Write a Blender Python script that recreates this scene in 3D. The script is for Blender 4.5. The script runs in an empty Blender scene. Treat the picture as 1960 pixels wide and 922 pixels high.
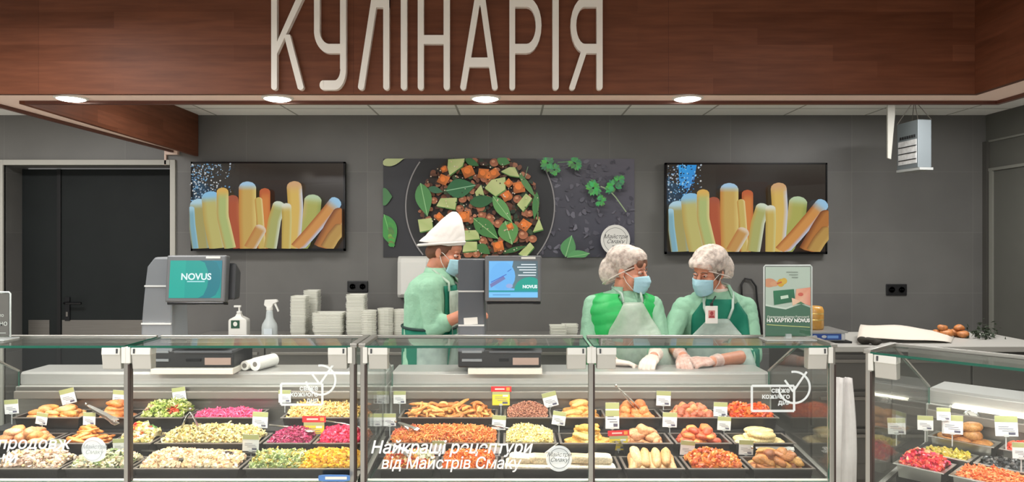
import bpy, math, random
import numpy as np
from mathutils import Vector, Matrix, Quaternion
from mathutils.bvhtree import BVHTree
random.seed(7); RNG = np.random.default_rng(7)
S = bpy.context.scene
COL = S.collection
PI = math.pi
# ------------------------------------------------------------------ camera, world, light, exposure
F = 1350.0                      # focal length in pixels of the 1960 px wide frame
EYE = 1.58                      # camera height
cam_d = bpy.data.cameras.new('camera'); cam = bpy.data.objects.new('camera', cam_d); COL.objects.link(cam)
cam_d.sensor_fit = 'HORIZONTAL'; cam_d.sensor_width = 36.0; cam_d.lens = 36.0 * F / 1960.0
cam.location = (0, 0, EYE); cam.rotation_euler = (PI / 2, 0, 0)
cam_d.clip_start = 0.05; cam_d.clip_end = 60
S.camera = cam
S.view_settings.view_transform = 'Standard'; S.view_settings.look = 'None'
S.view_settings.exposure = 0.38; S.view_settings.gamma = 1.0; S.view_settings.use_curve_mapping = False
S.cycles.max_bounces = 8; S.cycles.transparent_max_bounces = 24; S.cycles.diffuse_bounces = 5
S.cycles.glossy_bounces = 4; S.cycles.caustics_reflective = False; S.cycles.caustics_refractive = False
S.cycles.sample_clamp_indirect = 4.0
W = bpy.data.worlds.new('world'); S.world = W; W.use_nodes = True
W.node_tree.nodes['Background'].inputs[0].default_value = (1.0, 0.98, 0.96, 1)
W.node_tree.nodes['Background'].inputs[1].default_value = 0.36

def area(name, loc, rot, sx, sy, power, color=(1, 0.98, 0.955), spread=PI):
    d = bpy.data.lights.new(name, 'AREA'); d.shape = 'RECTANGLE'; d.size = sx; d.size_y = sy
    d.energy = power; d.color = color; d.spread = spread
    o = bpy.data.objects.new(name, d); COL.objects.link(o); o.location = loc; o.rotation_euler = rot
    return o
# unseen hall lamps, hung low and stronger at left so the fascia darkens upward
area('hall_lamp_row', (-2.3, 1.2, 2.74), (0, 0, 0), 0.25, 3.8, 72)
area('hall_lamp_row', (1.7, 1.0, 2.74), (0, 0, 0), 0.25, 3.4, 28)
area('hall_lamp_wide', (0, -0.4, 2.74), (0, 0, 0), 7.0, 0.8, 130)
for lx, pw in ((-3.9, 28), (-1.7, 14), (0.4, 14), (2.9, 34)):  # unseen lamps over the serving area; outer pair added to brighten the side walls
    area('serving_fill', (lx, 4.6, 2.63), (0, 0, 0), 1.2, 0.3, pw)

# ------------------------------------------------------------------ helpers
def lin(c):
    r = []
    for v in c[:3]:
        v = v / 255.0
        r.append(v / 12.92 if v <= 0.04045 else ((v + 0.055) / 1.055) ** 2.4)
    return tuple(r)
def at(px, py, Y):               # point of the place seen at a picture position at distance Y
    return Vector(((px - 980) * Y / F, Y, EYE - (py - 461) * Y / F))
def xat(px, Y): return (px - 980) * Y / F
def zat(py, Y): return EYE - (py - 461) * Y / F
MATS = {}
def mat(name, col=(128, 128, 128), rough=0.5, metal=0.0, spec=0.5, noise=0.0, nscale=20.0, bump=0.0, bscale=60.0,
        emit=None, estr=0.0, coat=0.0, stretch=None, sss=0.0):
    if name in MATS: return MATS[name]
    m = bpy.data.materials.new(name); m.use_nodes = True; MATS[name] = m
    nt = m.node_tree; b = nt.nodes['Principled BSDF']
    c = lin(col)
    b.inputs['Base Color'].default_value = (*c, 1); b.inputs['Roughness'].default_value = rough
    b.inputs['Metallic'].default_value = metal; b.inputs['Specular IOR Level'].default_value = spec
    b.inputs['Coat Weight'].default_value = coat
    if sss:
        b.inputs['Subsurface Weight'].default_value = sss; b.inputs['Subsurface Radius'].default_value = (0.01, 0.004, 0.002)
    if emit:
        b.inputs['Emission Color'].default_value = (*lin(emit), 1); b.inputs['Emission Strength'].default_value = estr
    if noise or bump:
        tc = nt.nodes.new('ShaderNodeTexCoord'); mp = nt.nodes.new('ShaderNodeMapping')
        if stretch: mp.inputs['Scale'].default_value = stretch
        nt.links.new(tc.outputs['Object'], mp.inputs[0])
    if noise:
        n = nt.nodes.new('ShaderNodeTexNoise'); n.inputs['Scale'].default_value = nscale; n.inputs['Detail'].default_value = 4
        nt.links.new(mp.outputs[0], n.inputs['Vector'])
        r = nt.nodes.new('ShaderNodeValToRGB')
        r.color_ramp.elements[0].position = 0.3; r.color_ramp.elements[1].position = 0.7
        r.color_ramp.elements[0].color = (*[v * (1 - noise) for v in c], 1)
        r.color_ramp.elements[1].color = (*[min(1, v * (1 + noise)) for v in c], 1)
        nt.links.new(n.outputs['Fac'], r.inputs[0]); nt.links.new(r.outputs[0], b.inputs['Base Color'])
    if bump:
        n = nt.nodes.new('ShaderNodeTexNoise'); n.inputs['Scale'].default_value = bscale; n.inputs['Detail'].default_value = 3
        nt.links.new(mp.outputs[0], n.inputs['Vector'])
        u = nt.nodes.new('ShaderNodeBump'); u.inputs['Strength'].default_value = bump; u.inputs['Distance'].default_value = 0.01
        nt.links.new(n.outputs['Fac'], u.inputs['Height']); nt.links.new(u.outputs[0], b.inputs['Normal'])
    return m
def attr_mat(name, rough=0.5, emit=0.0, spec=0.5, noise=0.0, bump=0.0, nscale=120):
    if name in MATS: return MATS[name]
    m = bpy.data.materials.new(name); m.use_nodes = True; MATS[name] = m
    nt = m.node_tree; b = nt.nodes['Principled BSDF']; b.inputs['Roughness'].default_value = rough
    b.inputs['Specular IOR Level'].default_value = spec
    a = nt.nodes.new('ShaderNodeAttribute'); a.attribute_name = 'Col'
    if emit:
        b.inputs['Base Color'].default_value = (0.01, 0.01, 0.01, 1)
        nt.links.new(a.outputs['Color'], b.inputs['Emission Color']); b.inputs['Emission Strength'].default_value = emit
    else:
        nt.links.new(a.outputs['Color'], b.inputs['Base Color'])
    if noise or bump:
        tc = nt.nodes.new('ShaderNodeTexCoord')
        n = nt.nodes.new('ShaderNodeTexNoise'); n.inputs['Scale'].default_value = nscale; n.inputs['Detail'].default_value = 3
        nt.links.new(tc.outputs['Object'], n.inputs['Vector'])
        if bump:
            u = nt.nodes.new('ShaderNodeBump'); u.inputs['Strength'].default_value = bump; u.inputs['Distance'].default_value = 0.004
            nt.links.new(n.outputs['Fac'], u.inputs['Height']); nt.links.new(u.outputs[0], b.inputs['Normal'])
        if noise:
            mr = nt.nodes.new('ShaderNodeMapRange'); mr.inputs[1].default_value = .3; mr.inputs[2].default_value = .7; mr.inputs[3].default_value = 1 - noise; mr.inputs[4].default_value = 1 + noise * .5
            nt.links.new(n.outputs['Fac'], mr.inputs[0])
            mx = nt.nodes.new('ShaderNodeMix'); mx.data_type = 'RGBA'; mx.blend_type = 'MULTIPLY'; mx.inputs[0].default_value = 1
            nt.links.new(a.outputs['Color'], mx.inputs[6]); nt.links.new(mr.outputs[0], mx.inputs[7])
            nt.links.new(mx.outputs[2], b.inputs['Base Color'])
    return m
def film_mat(name, col, alpha, rough=0.4, noise=0.0, nscale=30, bump=0.0):
    """translucent plastic or gauze: part see-through, part white surface"""
    if name in MATS: return MATS[name]
    m = mat(name, col, rough, bump=bump, bscale=nscale)
    nt = m.node_tree; b = nt.nodes['Principled BSDF']; out = nt.nodes['Material Output']
    t = nt.nodes.new('ShaderNodeBsdfTransparent'); mx = nt.nodes.new('ShaderNodeMixShader')
    mx.inputs[0].default_value = alpha
    if noise:
        tc = nt.nodes.new('ShaderNodeTexCoord'); n = nt.nodes.new('ShaderNodeTexNoise'); n.inputs['Scale'].default_value = nscale
        n.inputs['Detail'].default_value = 5
        nt.links.new(tc.outputs['Object'], n.inputs['Vector'])
        r = nt.nodes.new('ShaderNodeMapRange'); r.inputs[1].default_value = 0.35; r.inputs[2].default_value = 0.65
        r.inputs[3].default_value = max(0, alpha - noise); r.inputs[4].default_value = min(1, alpha + noise)
        nt.links.new(n.outputs['Fac'], r.inputs[0]); nt.links.new(r.outputs[0], mx.inputs[0])
    nt.links.new(t.outputs[0], mx.inputs[1]); nt.links.new(b.outputs[0], mx.inputs[2]); nt.links.new(mx.outputs[0], out.inputs[0])
    return m
def glass_mat(name, tint=(0.965, 0.985, 0.975), base=0.035, graze=0.55, rough=0.015):
    if name in MATS: return MATS[name]
    m = bpy.data.materials.new(name); m.use_nodes = True; MATS[name] = m
    nt = m.node_tree; nt.nodes.remove(nt.nodes['Principled BSDF']); out = nt.nodes['Material Output']
    t = nt.nodes.new('ShaderNodeBsdfTransparent'); t.inputs[0].default_value = (*tint, 1)
    g = nt.nodes.new('ShaderNodeBsdfGlossy'); g.inputs['Roughness'].default_value = rough
    lw = nt.nodes.new('ShaderNodeLayerWeight'); lw.inputs[0].default_value = 0.5
    p = nt.nodes.new('ShaderNodeMath'); p.operation = 'POWER'; p.inputs[1].default_value = 3.5
    k = nt.nodes.new('ShaderNodeMath'); k.operation = 'MULTIPLY_ADD'; k.inputs[1].default_value = graze; k.inputs[2].default_value = base
    mx = nt.nodes.new('ShaderNodeMixShader')
    nt.links.new(lw.outputs['Facing'], p.inputs[0]); nt.links.new(p.outputs[0], k.inputs[0]); nt.links.new(k.outputs[0], mx.inputs[0])
    nt.links.new(t.outputs[0], mx.inputs[1]); nt.links.new(g.outputs[0], mx.inputs[2]); nt.links.new(mx.outputs[0], out.inputs[0])
    return m

ROOT = {}
class MB:
    """collects shapes for ONE mesh object"""
    def __init__(s): s.v = []; s.f = []; s.m = []; s.c = []; s.col = None
    def add(s, vs, fs, m=0, col=None):
        b = len(s.v); s.v += [tuple(v) for v in vs]
        s.f += [tuple(i + b for i in f) for f in fs]; s.m += [m] * len(fs)
        c = col if col is not None else s.col
        if c is None: c = (1, 1, 1)
        if isinstance(c, list): s.c += c
        else: s.c += [c] * len(vs)
        return s
    def box(s, x0, x1, y0, y1, z0, z1, m=0, R=None, o=None, col=None):
        vs = [Vector((x, y, z)) for x in (x0, x1) for y in (y0, y1) for z in (z0, z1)]
        if R is not None:
            o = Vector(o) if o is not None else Vector(((x0 + x1) / 2, (y0 + y1) / 2, (z0 + z1) / 2))
            vs = [R @ (v - o) + o for v in vs]
        return s.add(vs, [(0, 1, 3, 2), (4, 6, 7, 5), (0, 4, 5, 1), (2, 3, 7, 6), (0, 2, 6, 4), (1, 5, 7, 3)], m, col)
    def loft(s, rings, m=0, cap=True, closed=True, col=None):
        n = len(rings[0]); vs = [p for r in rings for p in r]; fs = []
        for i in range(len(rings) - 1):
            for j in range(n if closed else n - 1):
                k = (j + 1) % n
                fs.append((i * n + j, i * n + k, (i + 1) * n + k, (i + 1) * n + j))
        if cap and closed:
            fs.append(tuple(range(n - 1, -1, -1))); fs.append(tuple((len(rings) - 1) * n + j for j in range(n)))
        return s.add(vs, fs, m, col)
    def tube(s, pts, r, seg=10, m=0, col=None, cap=True):
        pts = [Vector(p) for p in pts]; N = len(pts)
        rs = r if isinstance(r, (list, tuple)) else [r] * N
        t0 = (pts[1] - pts[0]).normalized()
        a = t0.orthogonal().normalized(); rings = []; prev = t0
        for i in range(N):
            t = (pts[min(i + 1, N - 1)] - pts[max(i - 1, 0)]).normalized()
            a = prev.rotation_difference(t) @ a; a = (a - t * a.dot(t)).normalized(); b = t.cross(a); prev = t
            rings.append([pts[i] + (a * math.cos(2 * PI * j / seg) + b * math.sin(2 * PI * j / seg)) * rs[i] for j in range(seg)])
        return s.loft(rings, m, cap, True, col)
    def limb(s, pts, rs, seg=16, m=0):
        """tapering limb with round joints"""
        P = [Vector(p) for p in pts]
        for i in range(len(P) - 1):
            s.tube([P[i].lerp(P[i + 1], t) for t in (0, .25, .5, .75, 1)],
                   [rs[i] + (rs[i + 1] - rs[i]) * t for t in (0, .25, .5, .75, 1)], seg, m)
        for p, r in zip(P, rs): s.ell(p, (r, r, r), None, 12, 8, m)
        return s
    def ell(s, c, r, R=None, nu=16, nv=10, m=0, col=None):
        c = Vector(c); vs = []; fs = []
        for i in range(1, nv):
            th = PI * i / nv
            for j in range(nu):
                ph = 2 * PI * j / nu
                vs.append(Vector((r[0] * math.sin(th) * math.cos(ph), r[1] * math.sin(th) * math.sin(ph), r[2] * math.cos(th))))
        vs += [Vector((0, 0, r[2])), Vector((0, 0, -r[2]))]
        T = len(vs) - 2
        for i in range(nv - 2):
            for j in range(nu):
                k = (j + 1) % nu
                fs.append((i * nu + j, (i + 1) * nu + j, (i + 1) * nu + k, i * nu + k))
        for j in range(nu):
            k = (j + 1) % nu
            fs.append((T, j, k)); fs.append((T + 1, (nv - 2) * nu + k, (nv - 2) * nu + j))
        if R is not None: vs = [R @ v for v in vs]
        return s.add([v + c for v in vs], fs, m, col)
    def lathe(s, prof, o=(0, 0, 0), seg=24, m=0, sx=1, sy=1, R=None, col=None):
        """prof: (radius, height) from bottom to top around z"""
        o = Vector(o); rings = []
        for r, z in prof:
            ring = [Vector((r * sx * math.cos(2 * PI * j / seg), r * sy * math.sin(2 * PI * j / seg), z)) for j in range(seg)]
            rings.append([(R @ v if R is not None else v) + o for v in ring])
        return s.loft(rings, m, True, True, col)
    def prism(s, poly, y0, y1, m=0, col=None):
        """poly of (x, z) points, extruded along y"""
        n = len(poly)
        vs = [(x, y0, z) for x, z in poly] + [(x, y1, z) for x, z in poly]
        fs = [tuple(range(n)), tuple(range(2 * n - 1, n - 1, -1))] + [(i, i + n, (i + 1) % n + n, (i + 1) % n) for i in range(n)]
        return s.add(vs, fs, m, col)
    def sheet(s, P, m=0, col=None):
        """P[i][j] grid of points"""
        nu = len(P); nv = len(P[0]); vs = [p for r in P for p in r]
        fs = [(i * nv + j, i * nv + j + 1, (i + 1) * nv + j + 1, (i + 1) * nv + j) for i in range(nu - 1) for j in range(nv - 1)]
        return s.add(vs, fs, m, col)
    def mesh(s, name, mats, smooth=False):
        me = bpy.data.meshes.new(name); me.from_pydata(s.v, [], s.f)
        for m in (mats if isinstance(mats, (list, tuple)) else [mats]): me.materials.append(m)
        if any(s.m): me.polygons.foreach_set('material_index', s.m)
        if any(c != (1, 1, 1) for c in s.c):
            ca = me.color_attributes.new('Col', 'FLOAT_COLOR', 'POINT')
            a = np.ones((len(s.v), 4), dtype=np.float32); a[:, :3] = np.array([c[:3] for c in s.c]); ca.data.foreach_set('color', a.ravel())
        if smooth: me.polygons.foreach_set('use_smooth', [True] * len(me.polygons))
        me.update(); return me
    def build(s, name, mats, parent=None, space='world', bevel=0.0, smooth=False, solid=0.0, origin=None, segs=2, norm=True):
        V = np.array([tuple(v) for v in s.v])
        if parent is None:
            o0 = np.array(origin) if origin is not None else np.array([(V[:, 0].min() + V[:, 0].max()) / 2, (V[:, 1].min() + V[:, 1].max()) / 2, V[:, 2].min()])
        else:
            o0 = ROOT[parent.name] if space == 'world' else np.zeros(3)
        s.v = [tuple(v) for v in (V - o0)]
        me = s.mesh(name, mats, smooth)
        if norm and len(me.polygons) < 40000: fix_normals(me)
        o = bpy.data.objects.new(name, me); COL.objects.link(o)
        if parent is None: o.location = o0
        else: o.parent = parent
        ROOT[o.name] = o0
        if solid:
            md = o.modifiers.new('solid', 'SOLIDIFY'); md.thickness = solid; md.offset = 0
        if bevel:
            md = o.modifiers.new('bevel', 'BEVEL'); md.width = bevel; md.segments = segs; md.limit_method = 'ANGLE'; md.angle_limit = math.radians(40)
        return o
import bmesh
def fix_normals(me):
    bm = bmesh.new(); bm.from_mesh(me); bmesh.ops.recalc_face_normals(bm, faces=bm.faces); bm.to_mesh(me); bm.free()
def remesh(mb, name, mats, parent, voxel=0.005, smooth=3, fac=0.5, disp=None, space='world'):
    """one continuous skin around all shapes in mb"""
    me = mb.mesh('tmp', [], False); fix_normals_parts(me)
    o = bpy.data.objects.new('tmp', me); COL.objects.link(o)
    r = o.modifiers.new('r', 'REMESH'); r.mode = 'VOXEL'; r.voxel_size = voxel
    if smooth:
        q = o.modifiers.new('s', 'SMOOTH'); q.factor = fac; q.iterations = smooth
    dg = bpy.context.evaluated_depsgraph_get()
    nm = bpy.data.meshes.new_from_object(o.evaluated_get(dg)); bpy.data.objects.remove(o); bpy.data.meshes.remove(me)
    n = len(nm.vertices); V = np.empty(n * 3); nm.vertices.foreach_get('co', V); V = V.reshape(-1, 3)
    if disp is not None:
        N = np.empty(n * 3); nm.vertices.foreach_get('normal', N); N = N.reshape(-1, 3)
        V = V + N * disp(V)[:, None]
    Wd = V.copy()
    o0 = ROOT[parent.name] if space == 'world' else np.zeros(3)
    nm.vertices.foreach_set('co', (V - o0).ravel())
    nm.materials.clear()
    for m in (mats if isinstance(mats, (list, tuple)) else [mats]): nm.materials.append(m)
    nm.polygons.foreach_set('use_smooth', [True] * len(nm.polygons)); nm.update(); nm.name = name
    ob = bpy.data.objects.new(name, nm); COL.objects.link(ob); ob.parent = parent; ROOT[ob.name] = o0
    return ob, Wd
def fix_normals_parts(me): fix_normals(me)

def tag(o, label=None, cat=None, group=None, kind=None):
    if label: o['label'] = label
    if cat: o['category'] = cat
    if group: o['group'] = group
    if kind: o['kind'] = kind
    return o
def thing(name, loc, label, cat, group=None, rz=0.0):
    o = bpy.data.objects.new(name, None); COL.objects.link(o); o.location = loc; o.rotation_euler = (0, 0, rz)
    o.empty_display_size = 0.05
    ROOT[o.name] = np.array([float(v) for v in loc])
    return tag(o, label, cat, group)
def struct(o): o['kind'] = 'structure'; return o
def copy_tree(o, parent=None):
    c = o.copy(); COL.objects.link(c); c.parent = parent
    ROOT[c.name] = ROOT[o.name]
    for ch in list(o.children): copy_tree(ch, c)
    return c
def text_mb(body, size, col_m=0, shear=0.0, align='CENTER', extrude=0.0, sx=1.0, spacing=1.0, bold=0.0):
    """lettering as shapes in the x-z plane facing -y, centred at the origin"""
    cu = bpy.data.curves.new('t', 'FONT'); cu.body = body; cu.size = size; cu.shear = shear; cu.align_x = align; cu.align_y = 'CENTER'
    cu.extrude = extrude; cu.space_character = spacing; cu.offset = bold; cu.resolution_u = 4
    o = bpy.data.objects.new('t', cu); COL.objects.link(o)
    dg = bpy.context.evaluated_depsgraph_get(); dg.update()
    me = bpy.data.meshes.new_from_object(o.evaluated_get(dg))
    vs = [(v.co.x * sx, -v.co.z, v.co.y) for v in me.vertices]; fs = [tuple(p.vertices) for p in me.polygons]
    bpy.data.objects.remove(o); bpy.data.curves.remove(cu); bpy.data.meshes.remove(me)
    return vs, fs
def put_text(mb, body, size, pos, m=0, R=None, **k):
    vs, fs = text_mb(body, size, **k); p = Vector(pos)
    vs = [(R @ Vector(v) if R is not None else Vector(v)) + p for v in vs]
    if vs: mb.add(vs, fs, m, k.get('col'))
    return mb
def frame(f, up=(0, 0, 1)):
    y = Vector(f).normalized(); x = y.cross(Vector(up)).normalized(); z = x.cross(y)
    return Matrix(((x.x, y.x, z.x), (x.y, y.y, z.y), (x.z, y.z, z.z)))
def rotz(a): return Matrix.Rotation(a, 3, 'Z')
def rotx(a): return Matrix.Rotation(a, 3, 'X')
def roty(a): return Matrix.Rotation(a, 3, 'Y')
class Paint:
    """a flat printed or shown picture: polygons in picture units, layered by a hair, facing -y"""
    def __init__(s, box, X0, X1, Z0, Z1, Y, dy=0.00025):
        s.b = box; s.X = (X0, X1); s.Z = (Z0, Z1); s.Y = Y; s.n = 0; s.mb = MB(); s.dy = dy
    def uv(s, x, y):
        u = min(1, max(0, (x - s.b[0]) / (s.b[2] - s.b[0]))); v = min(1, max(0, (y - s.b[1]) / (s.b[3] - s.b[1])))
        return (s.X[0] + u * (s.X[1] - s.X[0]), s.Y - s.n * s.dy, s.Z[1] - v * (s.Z[1] - s.Z[0]))
    def poly(s, pts, col, step=True):
        if step: s.n += 1
        c = [lin(k) for k in col] if isinstance(col, list) else lin(col)
        P = [s.uv(*p) for p in pts]
        xs = {round(p[0], 5) for p in P}; zs = {round(p[2], 5) for p in P}
        if len(xs) < 2 or len(zs) < 2: return s
        s.mb.add(P, [tuple(range(len(pts)))], 0, c); return s
    def ell(s, cx, cy, rx, ry, col, rot=0, n=20, a0=0, a1=360, wob=0.0, col2=None):
        pts = []; cs = []
        full = abs(a1 - a0) >= 360
        for i in range(n if full else n + 1):
            a = math.radians(a0 + (a1 - a0) * i / n); w = 1 + wob * math.sin(3 * a + cx) * 0.6 + wob * math.sin(5 * a + cy) * 0.4
            x = rx * w * math.cos(a); y = ry * w * math.sin(a); r = math.radians(rot)
            pts.append((cx + x * math.cos(r) - y * math.sin(r), cy + x * math.sin(r) + y * math.cos(r)))
            t = 0.5 - 0.5 * math.sin(a)
            cs.append(tuple(col[k] + (col2[k] - col[k]) * t for k in range(3)) if col2 else col)
        return s.poly(pts, cs if col2 else col)
    def ring(s, cx, cy, rx, ry, w, col, a0=0, a1=360, n=48):
        s.n += 1
        for i in range(n):
            a = math.radians(a0 + (a1 - a0) * i / n); b = math.radians(a0 + (a1 - a0) * (i + 1) / n)
            q = [(cx + (rx - w / 2) * math.cos(a), cy + (ry - w / 2) * math.sin(a)), (cx + (rx + w / 2) * math.cos(a), cy + (ry + w / 2) * math.sin(a)),
                 (cx + (rx + w / 2) * math.cos(b), cy + (ry + w / 2) * math.sin(b)), (cx + (rx - w / 2) * math.cos(b), cy + (ry - w / 2) * math.sin(b))]
            if all(s.b[0] < p[0] < s.b[2] and s.b[1] < p[1] < s.b[3] for p in q): s.poly(q, col, False)
        return s
    def line(s, pts, w, col):
        s.n += 1
        for (x0, y0), (x1, y1) in zip(pts, pts[1:]):
            L = math.hypot(x1 - x0, y1 - y0) or 1; nx, ny = -(y1 - y0) / L * w / 2, (x1 - x0) / L * w / 2
            s.poly([(x0 + nx, y0 + ny), (x1 + nx, y1 + ny), (x1 - nx, y1 - ny), (x0 - nx, y0 - ny)], col, False)
        return s
    def leaf(s, x0, y0, x1, y1, w, col, rib=None):
        L = math.hypot(x1 - x0, y1 - y0); dx, dy = (x1 - x0) / L, (y1 - y0) / L; A = []; B = []
        for i in range(11):
            t = i / 10; k = w / 2 * math.sin(PI * t ** 0.8)
            A.append((x0 + dx * L * t - dy * k, y0 + dy * L * t + dx * k)); B.append((x0 + dx * L * t + dy * k, y0 + dy * L * t - dx * k))
        s.poly(A + B[::-1][1:-1], col)
        if rib: s.line([(x0, y0), (x1, y1)], max(3, w * 0.05), rib)
        return s
    def text(s, body, size, x, y, col, **k):
        s.n += 1
        vs, fs = text_mb(body, size, **k); p = s.uv(x, y)
        s.mb.add([(v[0] + p[0], v[1] + p[1], v[2] + p[2]) for v in vs], fs, 0, lin(col)); return s
# ------------------------------------------------------------------ materials
M = {}
def brick_wall_mat():
    m = mat('wall_tile', (105, 104, 102), 0.45); nt = m.node_tree; b = nt.nodes['Principled BSDF']
    tc = nt.nodes.new('ShaderNodeTexCoord'); mp = nt.nodes.new('ShaderNodeMapping')
    mp.inputs['Rotation'].default_value = (PI / 2, 0, 0)
    sep = nt.nodes.new('ShaderNodeSeparateXYZ'); cmb = nt.nodes.new('ShaderNodeCombineXYZ'); add = nt.nodes.new('ShaderNodeMath'); add.operation = 'ADD'
    nt.links.new(tc.outputs['Object'], sep.inputs[0]); nt.links.new(sep.outputs[0], add.inputs[0]); nt.links.new(sep.outputs[1], add.inputs[1])
    nt.links.new(add.outputs[0], cmb.inputs[0]); nt.links.new(sep.outputs[2], cmb.inputs[1])
    br = nt.nodes.new('ShaderNodeTexBrick'); br.inputs['Scale'].default_value = 1.0; br.offset = 0.0
    br.inputs['Brick Width'].default_value = 1.03; br.inputs['Row Height'].default_value = 0.5155; br.inputs['Mortar Size'].default_value = 0.0016
    br.inputs['Color1'].default_value = (*lin((107, 106, 103)), 1); br.inputs['Color2'].default_value = (*lin((100, 99, 97)), 1)
    br.inputs['Mortar'].default_value = (*lin((122, 121, 118)), 1)
    nt.links.new(cmb.outputs[0], br.inputs['Vector'])
    n = nt.nodes.new('ShaderNodeTexNoise'); n.inputs['Scale'].default_value = 3.0; n.inputs['Detail'].default_value = 6
    nt.links.new(tc.outputs['Object'], n.inputs['Vector'])
    mx = nt.nodes.new('ShaderNodeMix'); mx.data_type = 'RGBA'; mx.blend_type = 'OVERLAY'; mx.inputs[0].default_value = 0.16
    nt.links.new(br.outputs[0], mx.inputs[6]); nt.links.new(n.outputs['Fac'], mx.inputs[7]); nt.links.new(mx.outputs[2], b.inputs['Base Color'])
    return m
def wood_mat():
    m = mat('brown_laminate', (120, 72, 54), 0.5, spec=.2); nt = m.node_tree; b = nt.nodes['Principled BSDF']
    tc = nt.nodes.new('ShaderNodeTexCoord')
    sep = nt.nodes.new('ShaderNodeSeparateXYZ'); add = nt.nodes.new('ShaderNodeMath'); add.operation = 'ADD'; cmb = nt.nodes.new('ShaderNodeCombineXYZ')
    nt.links.new(tc.outputs['Object'], sep.inputs[0]); nt.links.new(sep.outputs[0], add.inputs[0]); nt.links.new(sep.outputs[1], add.inputs[1])
    nt.links.new(add.outputs[0], cmb.inputs[0]); nt.links.new(sep.outputs[2], cmb.inputs[1])
    br = nt.nodes.new('ShaderNodeTexBrick'); br.inputs['Scale'].default_value = 1.0; br.offset = 0.37
    br.inputs['Brick Width'].default_value = 0.62; br.inputs['Row Height'].default_value = 0.085; br.inputs['Mortar Size'].default_value = 0.0
    br.inputs['Color1'].default_value = (*lin((112, 67, 47)), 1); br.inputs['Color2'].default_value = (*lin((98, 56, 37)), 1)
    nt.links.new(cmb.outputs[0], br.inputs['Vector'])
    mp = nt.nodes.new('ShaderNodeMapping'); mp.inputs['Scale'].default_value = (2.2, 22, 1)
    nt.links.new(cmb.outputs[0], mp.inputs[0])
    n = nt.nodes.new('ShaderNodeTexNoise'); n.inputs['Scale'].default_value = 1.6; n.inputs['Detail'].default_value = 6
    nt.links.new(mp.outputs[0], n.inputs['Vector'])
    mx = nt.nodes.new('ShaderNodeMix'); mx.data_type = 'RGBA'; mx.blend_type = 'OVERLAY'; mx.inputs[0].default_value = 0.45
    nt.links.new(br.outputs[0], mx.inputs[6]); nt.links.new(n.outputs['Fac'], mx.inputs[7])
    br2 = nt.nodes.new('ShaderNodeTexBrick'); br2.offset = 0.0; br2.inputs['Scale'].default_value = 1.0
    br2.inputs['Brick Width'].default_value = 1.63; br2.inputs['Row Height'].default_value = 9.0; br2.inputs['Mortar Size'].default_value = 0.0012
    br2.inputs['Color1'].default_value = (1, 1, 1, 1); br2.inputs['Color2'].default_value = (0.86, 0.84, 0.84, 1); br2.inputs['Mortar'].default_value = (.6, .6, .6, 1)
    nt.links.new(cmb.outputs[0], br2.inputs['Vector'])
    m2 = nt.nodes.new('ShaderNodeMix'); m2.data_type = 'RGBA'; m2.blend_type = 'MULTIPLY'; m2.inputs[0].default_value = 0.9
    nt.links.new(mx.outputs[2], m2.inputs[6]); nt.links.new(br2.outputs[0], m2.inputs[7]); nt.links.new(m2.outputs[2], b.inputs['Base Color'])
    return m
def tile_ceiling_mat():
    m = mat('ceiling_tile', (235, 233, 226), 0.8); nt = m.node_tree; b = nt.nodes['Principled BSDF']
    tc = nt.nodes.new('ShaderNodeTexCoord'); br = nt.nodes.new('ShaderNodeTexBrick'); br.offset = 0
    br.inputs['Scale'].default_value = 1; br.inputs['Brick Width'].default_value = 0.69; br.inputs['Row Height'].default_value = 0.69; br.inputs['Mortar Size'].default_value = 0.009
    br.inputs['Color1'].default_value = (*lin((250, 249, 244)), 1); br.inputs['Color2'].default_value = (*lin((246, 245, 240)), 1); br.inputs['Mortar'].default_value = (*lin((170, 168, 160)), 1)
    nt.links.new(tc.outputs['Object'], br.inputs['Vector']); nt.links.new(br.outputs[0], b.inputs['Base Color'])
    return m
WALL = brick_wall_mat(); WOOD = wood_mat(); CEIL = tile_ceiling_mat()
SOFFIT = mat('soffit_cream', (236, 210, 196), 0.6)
SOFFIT_EDGE = mat('soffit_edge_brown', (92, 52, 40), 0.4)
WHITE = mat('white_plastic', (225, 224, 218), 0.4); LETTER = mat('sign_white', (236, 230, 222), 0.3)
FRAME = mat('painted_frame', (178, 176, 168), 0.45); DOOR = mat('door_black', (28, 32, 32), 0.6, spec=.25, noise=0.1, nscale=4)
JAMB = mat('jamb_grey', (98, 101, 99), 0.6)
BLACK = mat('black_plastic', (22, 22, 24), 0.4); BLACKG = mat('black_gloss', (14, 14, 16), 0.18)
STEEL = mat('brushed_steel', (186, 185, 182), 0.4, .6, noise=0.06, nscale=6, stretch=(1, 40, 60), bump=0.03, bscale=8)
STEELD = mat('dull_steel', (150, 146, 140), 0.42, 1.0, noise=0.08, nscale=5, stretch=(1, 30, 50))
ALU = mat('anodised_aluminium', (176, 174, 168), 0.36, 0.85)
HINGE = mat('hinge_cap_white', (222, 221, 214), 0.35); HINGE2 = mat('hinge_body_grey', (188, 186, 178), 0.45)
GLASS = glass_mat('clear_glass'); GLASSE = mat('glass_edge_green', (18, 92, 74), 0.15, spec=0.8)
CASEW = mat('case_white', (214, 213, 206), 0.35); CASED = mat('case_dark', (34, 33, 34), 0.5)
PRINT = attr_mat('printed_picture', 0.45); SCREEN = attr_mat('lit_screen', 0.12, emit=0.6)
LAMP = mat('lamp_lit', (255, 250, 240), 0.5, emit=(255, 246, 232), estr=9.0)
DECAL = mat('white_film', (232, 232, 228), 0.6)
GREY = mat('scale_grey', (116, 120, 124), 0.4, coat=0.1); GREYD = mat('scale_dark', (62, 64, 68), 0.42)

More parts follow.
